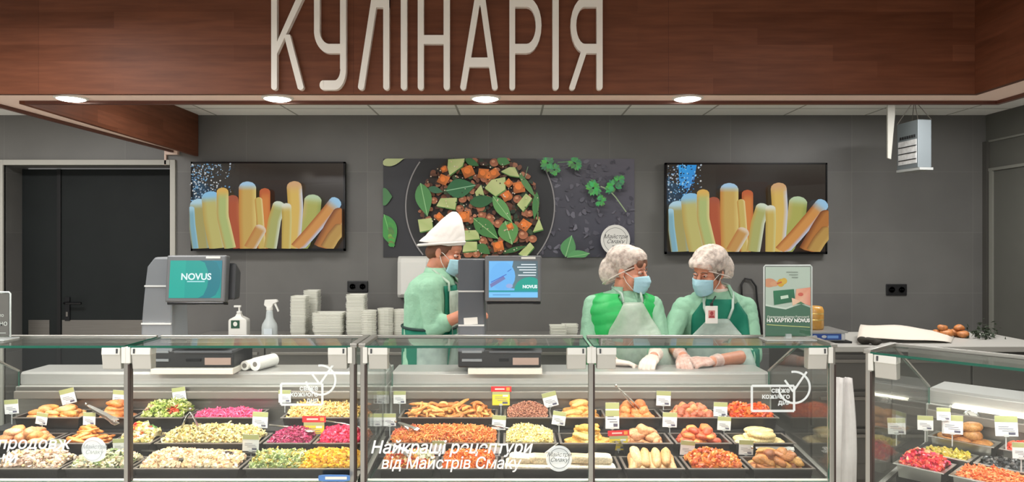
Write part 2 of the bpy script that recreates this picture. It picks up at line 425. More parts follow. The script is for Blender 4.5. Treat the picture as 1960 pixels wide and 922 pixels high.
# ------------------------------------------------------------------ the room
YW = 6.0; HC = 2.65
DX0, DX1, DZ = xat(8, YW), xat(327, YW), zat(316, YW)          # door opening
b = MB(); b.box(-7, 6, -3, 7, -0.06, 0)
struct(b.build('floor', mat('floor_tile', (206, 202, 194), 0.3, noise=0.08, nscale=3)))
b = MB(); b.box(-6.6, DX0, YW, YW + 0.3, 0, HC); b.box(DX1, 4.1, YW, YW + 0.3, 0, HC); b.box(DX0, DX1, YW, YW + 0.3, DZ, HC)
struct(b.build('wall_back', WALL, origin=(-0.2, YW, 1.1365)))
XR = xat(1887, YW)
b = MB(); b.box(XR, XR + 0.12, 1.2, YW, 0, HC)
wr = b.build('wall_right', mat('wall_right_panel', (92, 92, 86), 0.5, noise=0.06, nscale=3)); struct(wr)
b = MB(); z1 = zat(272, YW); z2 = zat(326, YW)
b.box(XR - 0.012, XR, 1.2, YW - 0.05, z1 - .008, z1 + .008); b.box(XR - 0.014, XR, 1.2, YW - 0.05, z2 - .012, z2 + .012)
b.box(XR - 0.016, XR, YW - 0.1, YW - 0.06, 0, z2 - .012)
struct(b.build('trim_1', mat('panel_strip', (128, 128, 120), 0.5)))
b = MB(); b.box(XR - 0.03, XR, YW - 0.05, YW, 0, z1)
struct(b.build('trim_2', mat('corner_strip', (74, 72, 68), 0.5)))
b = MB(); b.box(-6.6, XR + .1, 3.72, YW, HC, HC + 0.05)
struct(b.build('ceiling', CEIL, origin=(xat(880, YW) - 0.69 * 4, YW - 0.3 - 0.69 * 3, HC)))
b = MB(); b.box(-7, 6, -3, 3.72, 3.4, 3.45)
struct(b.build('ceiling', mat('hall_ceiling', (190, 188, 182), 0.8)))
# doorway
b = MB()
t = 0.045
b.box(DX0 - t, DX0, YW - .02, YW + 0.02, 0, DZ + t); b.box(DX1, DX1 + t, YW - .02, YW + 0.02, 0, DZ + t); b.box(DX0, DX1, YW - .02, YW + 0.02, DZ, DZ + t)
struct(b.build('trim_3', FRAME, bevel=0.004))
b = MB(); YD = 6.22
b.box(DX0 - .02, xat(37, YD), YW + .02, YD, 0, DZ)
struct(b.build('trim_4', JAMB))
d = thing('door_1', (xat(180, YD), YD, 0), 'black double door with a narrow left leaf and steel kick plates', 'door'); struct(d)
XS = xat(115, YD)
b = MB(); b.box(xat(37, YD), XS - .004, YD, YD + .05, 0.01, DZ - .01); b.build('door_leaf', DOOR, d, bevel=0.004)
b = MB(); b.box(XS + .004, DX1 + .05, YD, YD + .05, 0.01, DZ - .01); b.build('door_leaf', DOOR, d, bevel=0.004)
b = MB(); b.box(XS - .02, XS + .012, YD - .012, YD, 0.01, DZ - .01); b.build('meeting_strip', mat('door_seal', (12, 12, 13), 0.6), d)
b = MB(); b.box(XS + .02, DX1 + .02, YD - .004, YD, zat(646, YD), zat(612, YD)); b.build('kick_plate', STEELD, d)
b = MB(); b.box(xat(55, YD), xat(95, YD), YD - .004, YD, zat(646, YD), zat(612, YD)); b.build('kick_plate', STEELD, d)
b = MB(); hx, hz = xat(130, YD), zat(579, YD)
b.box(hx - .022, hx + .022, YD - .012, YD, hz - .16, hz + .05); b.tube([(hx, YD, hz), (hx, YD - .05, hz), (hx + .02, YD - .055, hz), (hx + .15, YD - .055, hz)], .011, 10)
h = b.build('door_handle', BLACKG, d, bevel=0.003)
b = MB(); b.box(hx - .008, hx + .008, YD - .016, YD - .012, hz - .12, hz - .08); b.build('keyhole', STEELD, h)

# fascia over the counter: front board, soffit with lamps, left return running back to the wall, right return towards the hall
YF = 3.65; ZF = zat(180, YF); XFR = xat(1866, YF); XFL = -2.66; SW = 0.2
b = MB(); b.box(-3.3, XFR + 0.03, YF, YF + 0.03, ZF, 3.39)
struct(b.build('trim_5', WOOD, origin=(-2.45, YF, ZF)))
b = MB(); b.box(XFR, XFR + .03, -1.0, YF, ZF, 3.39); struct(b.build('trim_6', WOOD, origin=(XFR, YF, ZF)))
b = MB(); zs = ZF + .006
b.box(-3.3, XFR + .25, YF + .03, YF + SW, zs, zs + .02); b.box(XFR + .03, XFR + .25, -1.0, YF + .03, zs, zs + .02)
b.box(XFL - .2, XFL - .03, YF + SW, YW, zs, zs + .02)
struct(b.build('trim_7', SOFFIT))
b = MB(); zl = ZF - .012
b.box(XFL, XFR + .28, YF + SW, YF + SW + .03, zl, 2.66); b.box(XFR + .25, XFR + .28, -1.0, YF + SW, zl, 2.66)
b.box(XFL - .225, XFL - .2, YF + SW - .2, YW, zl, 2.66)
struct(b.build('trim_8', SOFFIT_EDGE))
b = MB(); b.prism([(YF + SW, zl), (YW - .02, zl - .03), (YW - .02, 2.66), (YF + SW, 2.66)], 0, 0.03)
b.v = [(XFL - .03 + y, x, z) for x, y, z in b.v]
struct(b.build('trim_9', WOOD, origin=(XFL, YW, ZF)))
b = MB(); bx, bz = xat(330, YW), zat(292, YW)
b.box(bx - .05, bx + .06, YW - .04, YW, bz - .02, bz + .03); b.box(bx - .06, bx - .045, YW - .02, YW, DZ, bz)
struct(b.build('trim_10', SOFFIT))
names = ['left', 'second from the left', 'third from the left', 'right']
for i, px in enumerate((136, 531, 929, 1316)):
    yl = YF + SW / 2 + .015; x = xat(px, yl)
    t_ = thing('downlight', (x, yl, zs), 'round lit downlight in the cream soffit, %s of the four' % ('leftmost' if i == 0 else 'rightmost' if i == 3 else names[i]), 'downlight', 'downlights under the fascia')
    b = MB(); b.lathe([(.082, 0), (.082, -.006), (.07, -.010), (.066, -.004), (.066, 0)], (x, yl, zs), 32); b.build('rim', WHITE, t_, smooth=False)
    b = MB(); b.lathe([(.0655, -.002), (.0655, -.012), (.05, -.017), (.02, -.019)], (x, yl, zs), 32); b.build('lens', LAMP, t_, smooth=True)
    d_ = bpy.data.lights.new('downlight_lamp', 'SPOT'); d_.energy = 22; d_.spot_size = math.radians(130); d_.spot_blend = 0.8; d_.shadow_soft_size = .06; d_.color = (1, .93, .85)
    l_ = bpy.data.objects.new('downlight_lamp', d_); COL.objects.link(l_); l_.location = (0, 0, -.03); l_.parent = t_
# the lettering on the fascia
YL = YF - 0.03
sg = thing('shop_sign', (xat(836, YL), YF, zat(172, YL)), 'tall white letters spelling the department name on the brown fascia', 'sign')
def q(mb, pts): mb.prism([(xat(x, YL), zat(y, YL)) for x, y in pts], YL - len(mb.f) * .00002, YF)
def vst(mb, x0, x1, y0, y1):       # upright stroke with a rounded foot
    r = (x1 - x0) / 2; c = (x0 + x1) / 2
    q(mb, [(x0, y0), (x1, y0), (x1, y1 - r)] + [(c + r * math.cos(a), y1 - r + r * math.sin(a)) for a in [PI * k / 8 for k in range(1, 8)]] + [(x0, y1 - r)])
def slant(mb, xa, ya, xb, yb, w):  # sloping stroke, round lower end
    r = w / 2
    q(mb, [(xa - r, ya), (xa + r, ya), (xb + r, yb - r)] + [(xb + r * math.cos(a), yb - r + r * math.sin(a)) for a in [PI * k / 8 for k in range(1, 8)]] + [(xb - r, yb - r)])
def arc(mb, cx, cy, rx, ry, wx, wy, a0, a1, n=12):
    for i in range(n):
        a, c = math.radians(a0 + (a1 - a0) * i / n), math.radians(a0 + (a1 - a0) * (i + 1) / n)
        q(mb, [(cx + rx * math.cos(a), cy + ry * math.sin(a)), (cx + rx * math.cos(c), cy + ry * math.sin(c)),
               (cx + (rx - wx) * math.cos(c), cy + (ry - wy) * math.sin(c)), (cx + (rx - wx) * math.cos(a), cy + (ry - wy) * math.sin(a))])
def hb(mb, x0, x1, y0, y1): q(mb, [(x0, y0), (x1, y0), (x1, y1), (x0, y1)])
T = -5
def L_K(m): vst(m, 519, 530, T, 172); q(m, [(568, T), (581, T), (530, 103), (530, 80)]); slant(m, 549, 66, 575, 172, 12)
def L_U(m):
    hb(m, 601, 612, T, 58); arc(m, 631, 58, 30, 44, 11, 18, 90, 180); hb(m, 631, 652, 84, 102); hb(m, 651, 662.5, T, 132)
    arc(m, 640.5, 132, 22, 40, 11, 18, 0, 90); hb(m, 619, 641, 154, 172); arc(m, 619, 163, 7, 9, 7, 9, 90, 270)
def L_L(m): slant(m, 717, T, 691, 172, 12); hb(m, 712, 745, T, 14); vst(m, 733.5, 745, T, 172)
def L_I(m): vst(m, 767, 779, T, 172)
def L_N(m): vst(m, 799.5, 811, T, 172); vst(m, 849, 861, T, 172); hb(m, 811, 849, 67, 84)
def L_A(m): slant(m, 914.5, T, 886.5, 172, 11.5); slant(m, 923, T, 947, 172, 11.5); hb(m, 898, 938, 110, 128); hb(m, 909, 928.5, T - 3, 10)
def L_R(m): vst(m, 975, 986, T, 172); hb(m, 986, 1008, T, 13); arc(m, 1008, 48.5, 28.5, 53.5, 11, 18, -90, 90); hb(m, 986, 1008, 84, 102)
def L_I2(m): vst(m, 1057.5, 1069.5, T, 172)
def L_YA(m): vst(m, 1142, 1153.5, T, 172); hb(m, 1120, 1142, T, 13); arc(m, 1120, 48.5, 28, 53.5, 11, 18, 90, 270); hb(m, 1118, 1142, 84, 102); slant(m, 1118, 98, 1095.5, 172, 11.5)
for fn in (L_K, L_U, L_L, L_I, L_N, L_A, L_R, L_I2, L_YA):
    b = MB(); fn(b); b.build('letter', LETTER, sg)

# ------------------------------------------------------------------ things on the back wall
def fries_picture(x0, x1, z0, z1, Y, right):
    P = Paint((65, 62, 1472, 865), x0, x1, z0, z1, Y)
    bg = (44, 38, 34)
    P.poly([(60, 60), (1472, 60), (1472, 865), (60, 865)], [(52, 48, 42), (58, 52, 46), (46, 36, 30), (40, 34, 30)])
    P.poly([(500, 62), (1472, 62), (1472, 240), (500, 300)], [(52, 47, 41), (62, 57, 50), (48, 39, 33), (44, 37, 32)])
    P.poly([(560, 220), (960, 220), (960, 440), (560, 440)], [(48, 38, 30), (50, 34, 26), (30, 22, 18), (30, 24, 20)])
    r = random.Random(3)
    if right: P.poly([(170, 66), (330, 66), (310, 200), (240, 330), (180, 350)], [(60, 170, 240), (50, 150, 225), (70, 130, 200), (80, 150, 215), (70, 150, 220)])
    P.poly([(65, 180), (130, 230), (250, 300), (180, 400), (65, 430)], [(28, 52, 70), (36, 70, 92), (30, 40, 52), (40, 60, 80), (30, 50, 66)])
    for k in range(230):
        x = min(430, 70 + abs(r.gauss(0, 150))) if not right else min(360, max(75, r.gauss(190, 85)))
        y = r.uniform(66, 440 - x * .25); s = r.uniform(3, 9)
        c = r.choice([(190, 200, 210), (150, 190, 220), (110, 160, 200), (220, 222, 220), (90, 120, 150)])
        if right and 165 < x < 335: c = r.choice([(40, 60, 90), (150, 210, 245), (60, 150, 220), (30, 40, 60)])
        P.ell(x, y, s, s * r.uniform(.7, 1.4), c, r.uniform(0, 90), 6)
    def fry(pts, w, L, Cc, R, tip=None, tipk=0.16):
        """pts: centre line from the tip down"""
        n = 14; rows = []
        ds = [0]
        for (a, b_), (c, d_) in zip(pts, pts[1:]): ds.append(ds[-1] + math.hypot(c - a, d_ - b_))
        P.n += 1
        for i in range(n + 1):
            s_ = ds[-1] * (i / n) ** 1.6
            for k in range(len(pts) - 1):
                if s_ <= ds[k + 1] + 1e-6: break
            t = (s_ - ds[k]) / (ds[k + 1] - ds[k]); x = pts[k][0] + (pts[k + 1][0] - pts[k][0]) * t; y = pts[k][1] + (pts[k + 1][1] - pts[k][1]) * t
            dx, dy = pts[k + 1][0] - pts[k][0], pts[k + 1][1] - pts[k][1]; l = math.hypot(dx, dy); nx, ny = dy / l, -dx / l
            h = w / 2 * min(1, math.sqrt(max(0, 1 - (1 - min(1, s_ / (w * .55))) ** 2)) + .12)
            k2 = max(0, 1 - s_ / (ds[-1] * tipk)) if tip else 0
            mixc = lambda c: tuple(c[j] + (tip[j] - c[j]) * min(1, k2 * 1.6) for j in range(3)) if tip else c
            rows.append([((x - nx * h * f, y - ny * h * f), mixc(c)) for f, c in ((-1, L), (-.45, Cc), (.45, Cc), (1, R))])
        for a, b_ in zip(rows, rows[1:]):
            for j in range(3):
                qd = [a[j], a[j + 1], b_[j + 1], b_[j]]
                P.poly([p for p, _ in qd], [c for _, c in qd], False)
        yl, gr, og, rd = (222, 186, 100), (176, 190, 120), (206, 140, 62), (176, 84, 40)
    tan, wh, bl = (196, 152, 76), (226, 224, 200), (140, 196, 232)
    fry([(760, 300), (760, 560), (740, 865)], 100, (200, 110, 50), (214, 130, 60), (170, 80, 36), (196, 96, 50))
    fry([(460, 365), (470, 600), (520, 865)], 110, (190, 104, 60), (178, 84, 48), (150, 66, 34), (170, 84, 56))
    fry([(1210, 360), (1190, 560), (1080, 865)], 160, (150, 160, 84), (178, 176, 92), (200, 176, 110), (190, 210, 170))
    fry([(150, 400), (160, 640), (180, 865)], 170, (130, 180, 190), (170, 160, 96), (160, 140, 76), (180, 216, 232), .2)
    fry([(255, 330), (280, 600), (330, 865)], 170, (196, 220, 224), (196, 186, 110), (190, 160, 80), bl, .2)
    fry([(370, 295), (370, 560), (440, 865)], 110, (228, 210, 140), (178, 190, 118), (196, 160, 86), (226, 180, 90))
    fry([(600, 238), (600, 540), (610, 865)], 160, (224, 200, 120), (204, 168, 88), (200, 130, 54), (170, 206, 232), .13)
    fry([(700, 385), (715, 560), (735, 865)], 70, (236, 214, 150), (206, 180, 96), (196, 140, 60))
    fry([(905, 425), (850, 600), (810, 865)], 120, (214, 220, 196), (176, 176, 104), (196, 160, 76), (214, 224, 200))
    fry([(1030, 235), (1045, 480), (1030, 700), (1010, 865)], 140, (206, 212, 226), (222, 186, 96), (200, 160, 70), (216, 170, 120))
    fry([(960, 440), (965, 600), (955, 865)], 90, (214, 206, 140), (206, 178, 90), (180, 150, 64), (226, 226, 206))
    P.poly([(905, 640), (918, 610), (916, 865), (876, 865)], [(40, 28, 20), (46, 30, 22), (60, 36, 24), (44, 30, 20)])
    fry([(1440, 400), (1330, 540), (1180, 720), (1050, 865)], 120, (190, 208, 232), (214, 150, 80), (170, 96, 44), (160, 204, 234), .2)
    fry([(1500, 500), (1400, 660), (1290, 865)], 170, (216, 176, 120), (186, 120, 60), (120, 64, 34))
    fry([(1480, 650), (1390, 760), (1330, 865)], 120, (206, 170, 96), (190, 150, 80), (150, 96, 50))
    fry([(740, 650), (690, 740), (620, 865)], 110, (220, 214, 196), (200, 150, 80), (190, 120, 60), (226, 206, 180), .2)
    fry([(80, 470), (90, 640), (120, 865)], 60, (150, 200, 220), (130, 176, 190), (150, 150, 100), (170, 210, 226))
    return P.mb
def television(label, px0, py0, px1, py1, right):
    x0, x1, z0, z1 = xat(px0, YW), xat(px1, YW), zat(py1, YW), zat(py0, YW)
    t = thing('television', ((x0 + x1) / 2, YW - .04, z0), label, 'television')
    b = MB(); b.box(x0, x1, YW - .06, YW - .017, z0, z1); b.build('housing', BLACK, t, bevel=0.006)
    b = MB(); w = .014; y = YW - .067
    for q_ in ((x0, x1, z1 - w, z1), (x0, x1, z0, z0 + w * 1.5), (x0, x0 + w, z0, z1), (x1 - w, x1, z0, z1)): b.box(q_[0], q_[1], y, YW - .04, q_[2], q_[3])
    b.build('bezel', BLACKG, t)
    fries_picture(x0 + w, x1 - w, z0 + w * 1.5, z1 - w, YW - .0605, right).build('screen', SCREEN, t, norm=False)
    b = MB(); b.box((x0 + x1) / 2 - .2, (x0 + x1) / 2 + .2, YW - .017, YW - .004, z0 + .2, z1 - .2); b.build('wall_bracket', BLACK, t)
television('flat television showing fries, on the wall beside the black door', 372, 311, 664, 480, False)
television('flat television showing fries, on the wall to the right of the salad picture', 1270, 313, 1577, 486, True)

def salad_mural():
    x0, x1, z0, z1 = xat(734, YW), xat(1214, YW), zat(492, YW), zat(304, YW)
    t = thing('wall_picture', ((x0 + x1) / 2, YW, z0), 'wide printed picture of a dark bowl of vegetable salad on the grey wall', 'picture')
    b = MB(); b.box(x0, x1, YW - .008, YW, z0, z1); b.build('panel', mat('panel_edge', (60, 60, 62), 0.5), t)
    P = Paint((52, 50, 1900, 775), x0, x1, z0, z1, YW - .0085, .0001); r = random.Random(11)
    P.poly([(52, 50), (1900, 50), (1900, 775), (52, 775)], [(52, 52, 56), (100, 96, 110), (74, 74, 88), (44, 44, 48)])
    P.poly([(1150, 50), (1900, 50), (1900, 775), (1150, 775)], [(78, 76, 86), (104, 100, 112), (70, 70, 84), (58, 58, 66)])
    for k in range(170):
        x, y = r.uniform(1180, 1890), r.uniform(60, 770); c = r.uniform(66, 116)
        P.ell(x, y, r.uniform(5, 30), r.uniform(4, 18), (c, c - 2, c + 10), r.uniform(0, 180), 8, wob=.3) if abs(x - 1500) < 420 else None
    P.ell(765, 400, 548, 560, (40, 40, 42), n=60); P.ring(765, 400, 546, 556, 9, (150, 146, 146), n=90)
    P.ell(765, 410, 440, 420, (52, 40, 32), n=50)
    P.leaf(40, 90, 215, 40, 70, (196, 206, 150)); P.leaf(20, 330, 120, 330, 130, (76, 130, 80)); P.leaf(60, 460, 130, 700, 130, (70, 150, 74), (120, 190, 110))
    for k in range(10): P.leaf(90, 520 + k * 18, 130 + r.uniform(-10, 20), 560 + k * 14, 30, (60 + r.uniform(0, 60), 140 + r.uniform(-20, 40), 70))
    def inside(x, y): return ((x - 765) / 440) ** 2 + ((y - 410) / 410) ** 2 < 1
    for k in range(620):
        x, y = r.uniform(320, 1210), r.uniform(55, 770)
        if not inside(x, y): continue
        c = r.choice([(150, 92, 66), (120, 74, 52), (176, 112, 80), (96, 58, 40), (60, 80, 48), (40, 60, 40), (196, 130, 96), (70, 46, 34)])
        P.ell(x, y, r.uniform(12, 30), r.uniform(10, 24), c, r.uniform(0, 180), 9, wob=.15)
    def cube(x, y, s, rot, c=(226, 124, 52)):
        a = math.radians(rot); pts = [(x + s * math.cos(a + k * PI / 2) * (1 + .15 * (k % 2)), y + s * math.sin(a + k * PI / 2)) for k in range(4)]
        P.poly(pts, [tuple(min(255, v * f) for v in c) for f in (.86, .72, .95, 1.1)]); P.ell(x - s * .1, y - s * .1, s * .45, s * .4, tuple(min(255, v * 1.1) for v in c), rot, 10)
    def chick(x, y, s): P.ell(x, y, s, s * .9, (186, 116, 80), 0, 14, col2=(150, 84, 54)); P.ell(x - s * .2, y - s * .25, s * .4, s * .3, (212, 150, 112), 0, 10)
    def zuc(pts, rind=(80, 130, 60)): P.poly([(x + 4, y + 8) for x, y in pts], rind); P.poly(pts, [(206, 214, 150) if i % 2 else (184, 200, 130) for i in range(len(pts))])
    for x, y in ((430, 360), (640, 350), (770, 410), (780, 470), (840, 490), (900, 530), (970, 330), (1040, 350), (1080, 610), (1150, 640), (790, 655), (870, 85), (510, 130), (620, 420), (520, 720), (680, 750), (740, 750), (480, 740), (560, 745), (1130, 455), (700, 500), (930, 300), (1010, 640), (800, 200)):
        chick(x, y, r.uniform(26, 36))
    zuc([(535, 62), (655, 55), (640, 110), (545, 178), (530, 120)]); zuc([(918, 150), (980, 118), (1020, 118), (1055, 190), (985, 180)]); zuc([(480, 345), (600, 340), (585, 425), (450, 400)])
    zuc([(315, 500), (415, 488), (425, 570), (330, 590)]); zuc([(640, 580), (750, 575), (765, 640), (655, 650)]); zuc([(650, 660), (745, 660), (745, 725), (640, 735)]); zuc([(730, 300), (775, 245), (800, 330), (745, 350)])
    zuc([(1100, 310), (1145, 345), (1080, 440), (1035, 390)]); zuc([(800, 270), (850, 210), (950, 190), (950, 280), (880, 330)], (96, 150, 70)); zuc([(1045, 750), (1130, 665), (1160, 700), (1100, 770)]); zuc([(1150, 590), (1195, 490), (1225, 570)])
    for x, y, s, ro in ((680, 150, 56, 20), (790, 165, 48, 50), (870, 165, 46, 10), (500, 210, 46, 70), (1050, 265, 56, 35), (975, 235, 36, 0), (650, 480, 54, 40), (960, 330, 46, 15), (470, 480, 36, 0), (900, 695, 50, 30), (985, 555, 34, 60), (1090, 540, 50, 80), (830, 190, 36, 0), (505, 135, 28, 20)):
        cube(x, y, s, ro)
    P.leaf(520, 290, 735, 250, 140, (50, 112, 70), (140, 190, 150)); P.leaf(335, 235, 385, 475, 120, (84, 146, 84), (150, 200, 140)); P.leaf(720, 490, 900, 640, 120, (72, 132, 68), (150, 196, 130))
    P.leaf(690, 380, 880, 350, 90, (44, 100, 56)); P.leaf(860, 330, 1000, 520, 90, (100, 160, 90), (160, 206, 140)); P.leaf(950, 510, 1000, 680, 150, (96, 154, 84), (160, 200, 140)); P.leaf(1180, 300, 1160, 500, 50, (70, 130, 70))
    P.leaf(390, 270, 500, 300, 50, (60, 110, 80)); P.leaf(660, 60, 760, 110, 50, (60, 116, 64)); P.leaf(890, 60, 985, 90, 70, (76, 136, 76)); P.leaf(1050, 170, 1170, 340, 44, (90, 140, 80)); P.leaf(750, 680, 840, 750, 70, (66, 120, 62)); P.leaf(940, 740, 1110, 690, 36, (60, 110, 60))
    cube(985, 552, 32, 20); P.line([(1060, 160), (1190, 370), (1185, 500)], 8, (90, 140, 80)); P.line([(1115, 115), (1092, 195)], 5, (120, 150, 110))
    for k in range(140):
        x, y = r.uniform(360, 1190), r.uniform(60, 760)
        if inside(x, y): P.ell(x, y, r.uniform(3, 6), r.uniform(3, 6), r.choice([(230, 220, 200), (40, 30, 24), (226, 200, 170)]), 0, 6)
    def parsley(cx, cy, s, c=(72, 150, 84)):
        for k in range(9):
            a = r.uniform(0, 2 * PI); d = s * r.uniform(.2, .8)
            x, y = cx + d * math.cos(a), cy + d * math.sin(a)
            for m in range(3):
                a2 = a + (m - 1) * .8; P.leaf(cx + (x - cx) * .3, cy + (y - cy) * .3, x + s * .5 * math.cos(a2), y + s * .5 * math.sin(a2), s * .45, tuple(v * r.uniform(.8, 1.25) for v in c))
    P.line([(1330, 85), (1440, 80)], 5, (100, 150, 100)); parsley(1260, 90, 60); parsley(1310, 140, 40); parsley(1455, 90, 52)
    P.line([(1640, 260), (1700, 285), (1750, 340), (1825, 445)], 8, (150, 170, 130)); parsley(1590, 270, 62); parsley(1735, 260, 66); parsley(1640, 365, 40); parsley(1770, 220, 44)
    P.leaf(1385, 770, 1430, 615, 110, (84, 146, 90), (150, 196, 140)); P.leaf(1395, 775, 1560, 745, 80, (90, 156, 96), (150, 196, 140))
    P.ell(1745, 648, 106, 110, (224, 222, 216), n=40); P.ring(1745, 648, 84, 88, 3, (110, 110, 106)); 
    P.text('Майстри', .047, 1745, 625, (60, 60, 62), shear=.35); P.text('Смаку', .047, 1745, 660, (60, 60, 62), shear=.35); P.line([(1722, 692), (1768, 692)], 5, (90, 90, 90))
    P.mb.build('print', PRINT, t, norm=False)
salad_mural()

def outlet(px, py, label):
    x, z = xat(px, YW), zat(py, YW)
    t = thing('wall_socket', (x, YW, z - .05), label, 'socket', 'double wall sockets')
    b = MB(); b.box(x - .088, x + .088, YW - .012, YW, z - .048, z + .048); b.build('plate', BLACK, t, bevel=.005)
    for s in (-1, 1):
        b = MB(); b.lathe([(.028, 0), (.028, .004), (.024, .004), (.022, -.004)], (x + s * .042, YW - .012, z), 20, R=rotx(PI / 2)); k = b.build('socket_well', BLACKG, t)
        b = MB()
        for e in (-1, 1): b.lathe([(.004, 0), (.004, .003)], (x + s * .042 + e * .009, YW - .0125, z), 10, R=rotx(PI / 2))
        b.build('contact_hole', mat('hole', (3, 3, 3), .9), k)
outlet(685, 548, 'black double wall socket above the clear food boxes'); outlet(1715, 554, 'black double wall socket to the right of the promo stand')
# towel dispenser behind the cook
x0, x1, z0, z1 = xat(764, YW), xat(826, YW), zat(568, YW), zat(490, YW)
t = thing('towel_dispenser', ((x0 + x1) / 2, YW, z0), 'white towel dispenser on the wall behind the person in the white cap', 'dispenser')
b = MB(); b.loft([[Vector((x0 + .0 + i * (x1 - x0), YW - dd, zz)) for i, dd in ((0, 0), (0, d_ * .75), (.12, d_), (.88, d_), (1, d_ * .75), (1, 0))] for zz, d_ in ((z0, .10), (z0 + .03, .13), (z1 - .05, .12), (z1 - .015, .09), (z1, .05))])
b.build('cover', WHITE, t, bevel=.006)
b = MB(); b.box(x0 + .05, x1 - .05, YW - .1, YW - .01, z0 - .012, z0); b.build('paper_slot', BLACK, t)
# black cable down the wall
b = MB(); b.tube([at(1421, 600, YW - .02), at(1419, 545, YW - .02), at(1426, 533, YW - .02), at(1438, 535, YW - .02), at(1447, 548, YW - .02), at(1449, 575, YW - .02), at(1455, 610, YW - .02), at(1460, 650, YW - .02)], .008, 8)
tag(b.build('power_cable', BLACK, smooth=True), 'thin black cable looping down the wall behind the person with the badge', 'cable')
# hanging electronic box under the ceiling
YH = 5.2
x0, x1, z0, z1 = xat(1722, YH), xat(1786, YH), zat(320, YH), zat(228, YH)
t = thing('insect_trap', (x0, YH, z0), 'grey slotted metal box hanging on thin chains from the ceiling at right', 'hanging box')
R = rotz(math.radians(0))
FX, FY = xat(1757, YH), YH
ctr = Vector(((x0 + x1) / 2, YH + .1, 0)); 
face = [(xat(1717, YH + .25), YH + .25), (FX, YH), (x1, YH + .02), (xat(1745, YH + .3), YH + .3)]
def hexa(mb, f, za, zb, m=0): mb.loft([[Vector((x, y, za)) for x, y in f], [Vector((x, y, zb)) for x, y in f]], m)
b = MB(); hexa(b, face, z0, z1); b.build('housing', mat('trap_grey', (120, 128, 132), .45, .3), t, bevel=.004)
def onface(u, z, off=.004):
    p = Vector((face[0][0], face[0][1], 0)).lerp(Vector((face[1][0], face[1][1], 0)), u)
    d = (Vector((face[1][0] - face[0][0], face[1][1] - face[0][1], 0))).normalized(); n = Vector((d.y, -d.x, 0))
    return p + n * off + Vector((0, 0, z))
def facequad(mb, u0, u1, za, zb, off=.004):
    lo = [onface(u0, za, off), onface(u1, za, off), onface(u1, zb, off), onface(u0, zb, off)]; hi = [onface(u0, za, 0), onface(u1, za, 0), onface(u1, zb, 0), onface(u0, zb, 0)]
    mb.loft([hi, lo])
H = z1 - z0
b = MB(); facequad(b, .08, .94, z0 + .1 * H, z0 + .6 * H); b.build('glue_panel', mat('trap_panel', (196, 196, 196), .5, noise=.2, nscale=30), t)
b = MB()
for i in range(7): facequad(b, .16 + i * .11, .22 + i * .11, z0 + .64 * H, z0 + .7 * H, .005)
for i in range(3): facequad(b, .1, .94, z0 + (.18 + .14 * i) * H, z0 + (.2 + .14 * i) * H, .006)
b.build('grille', BLACK, t)
b = MB(); hexa(b, [(x + (-.012 if i in (0, 3) else .006), y - .012) for i, (x, y) in enumerate(face)], z0 - .018, z0); b.build('tray', mat('trap_tray', (150, 152, 150), .5), t)
pk = Vector((xat(1750, YH + .15), YH + .15, HC - .003))
for i in (0, 1, 2, 3):
    b = MB(); b.tube([(face[i][0], face[i][1], z1), pk], .003, 6); b.build('chain', STEELD, t)
b = MB(); b.lathe([(.025, 0), (.03, -.012), (.01, -.02)], (pk.x, pk.y, HC), 14); b.build('ceiling_hook', STEELD, t)
# wifi-like flat bracket beside it
YB = 5.35
xb = xat(1706, YB)
t = thing('wall_mount', (xb, YB, zat(305, YB)), 'pale flat bracket arm hanging from the ceiling left of the slotted box', 'bracket')
b = MB(); b.prism([(xb - .027, zat(305, YB) + .01), (xb, zat(305, YB)), (xb + .03, zat(222, YB)), (xb + .03, HC - .02), (xb - .027, HC - .02)], YB, YB + .02); b.build('arm', mat('bracket_pale', (170, 168, 160), .5), t, bevel=.004)
b = MB(); b.box(xb - .04, xb + .16, YB - .02, YB + .06, HC - .02, HC); b.build('foot_plate', BLACK, t)
# ------------------------------------------------------------------ glazed display cases
YC = 2.81; ZT = 1.165; ZWT = 0.925                  # front glass plane, top glass height, worktop height
STEPS = ((0.10, 0.641), (0.295, 0.690), (0.49, 0.754))   # tray rows: depth behind the glass, lip height
def hinge(parent, x, side):
    """white glass hinge beside a post: wedge cap, grey body, small clamp"""
    s = 1 if side > 0 else -1
    b = MB(); xa, xb = x + s * .022, x + s * .097
    prof = [(-.012, ZT - .009), (.035, ZT - .009), (.035, ZT - .095), (-.004, ZT - .095), (-.012, ZT - .035)]
    b.loft([[Vector((xx, y, z)) for y, z in prof] for xx in (xa, xb)])
    h = b.build('hinge_block', HINGE2, parent, 'local', bevel=.003)
    b = MB(); b.loft([[Vector((xx, y, z)) for y, z in ((-.016, ZT - .036), (-.013, ZT - .008), (.036, ZT - .008), (.036, ZT - .036))] for xx in (xa - .001, xb + .001)])
    b.build('cap', HINGE, h, 'local', bevel=.002)
    b = MB(); xs = xa + s * .012; b.box(xs - .003, xs + .003, -.0175, -.013, ZT - .03, ZT - .012); b.build('screw', GREYD, h, 'local')
    b = MB(); xc = x + s * .009; b.box(xc - .009, xc + .009, -.014, .018, ZT - .07, ZT - .006); b.build('clamp', HINGE, parent, 'local', bevel=.002)
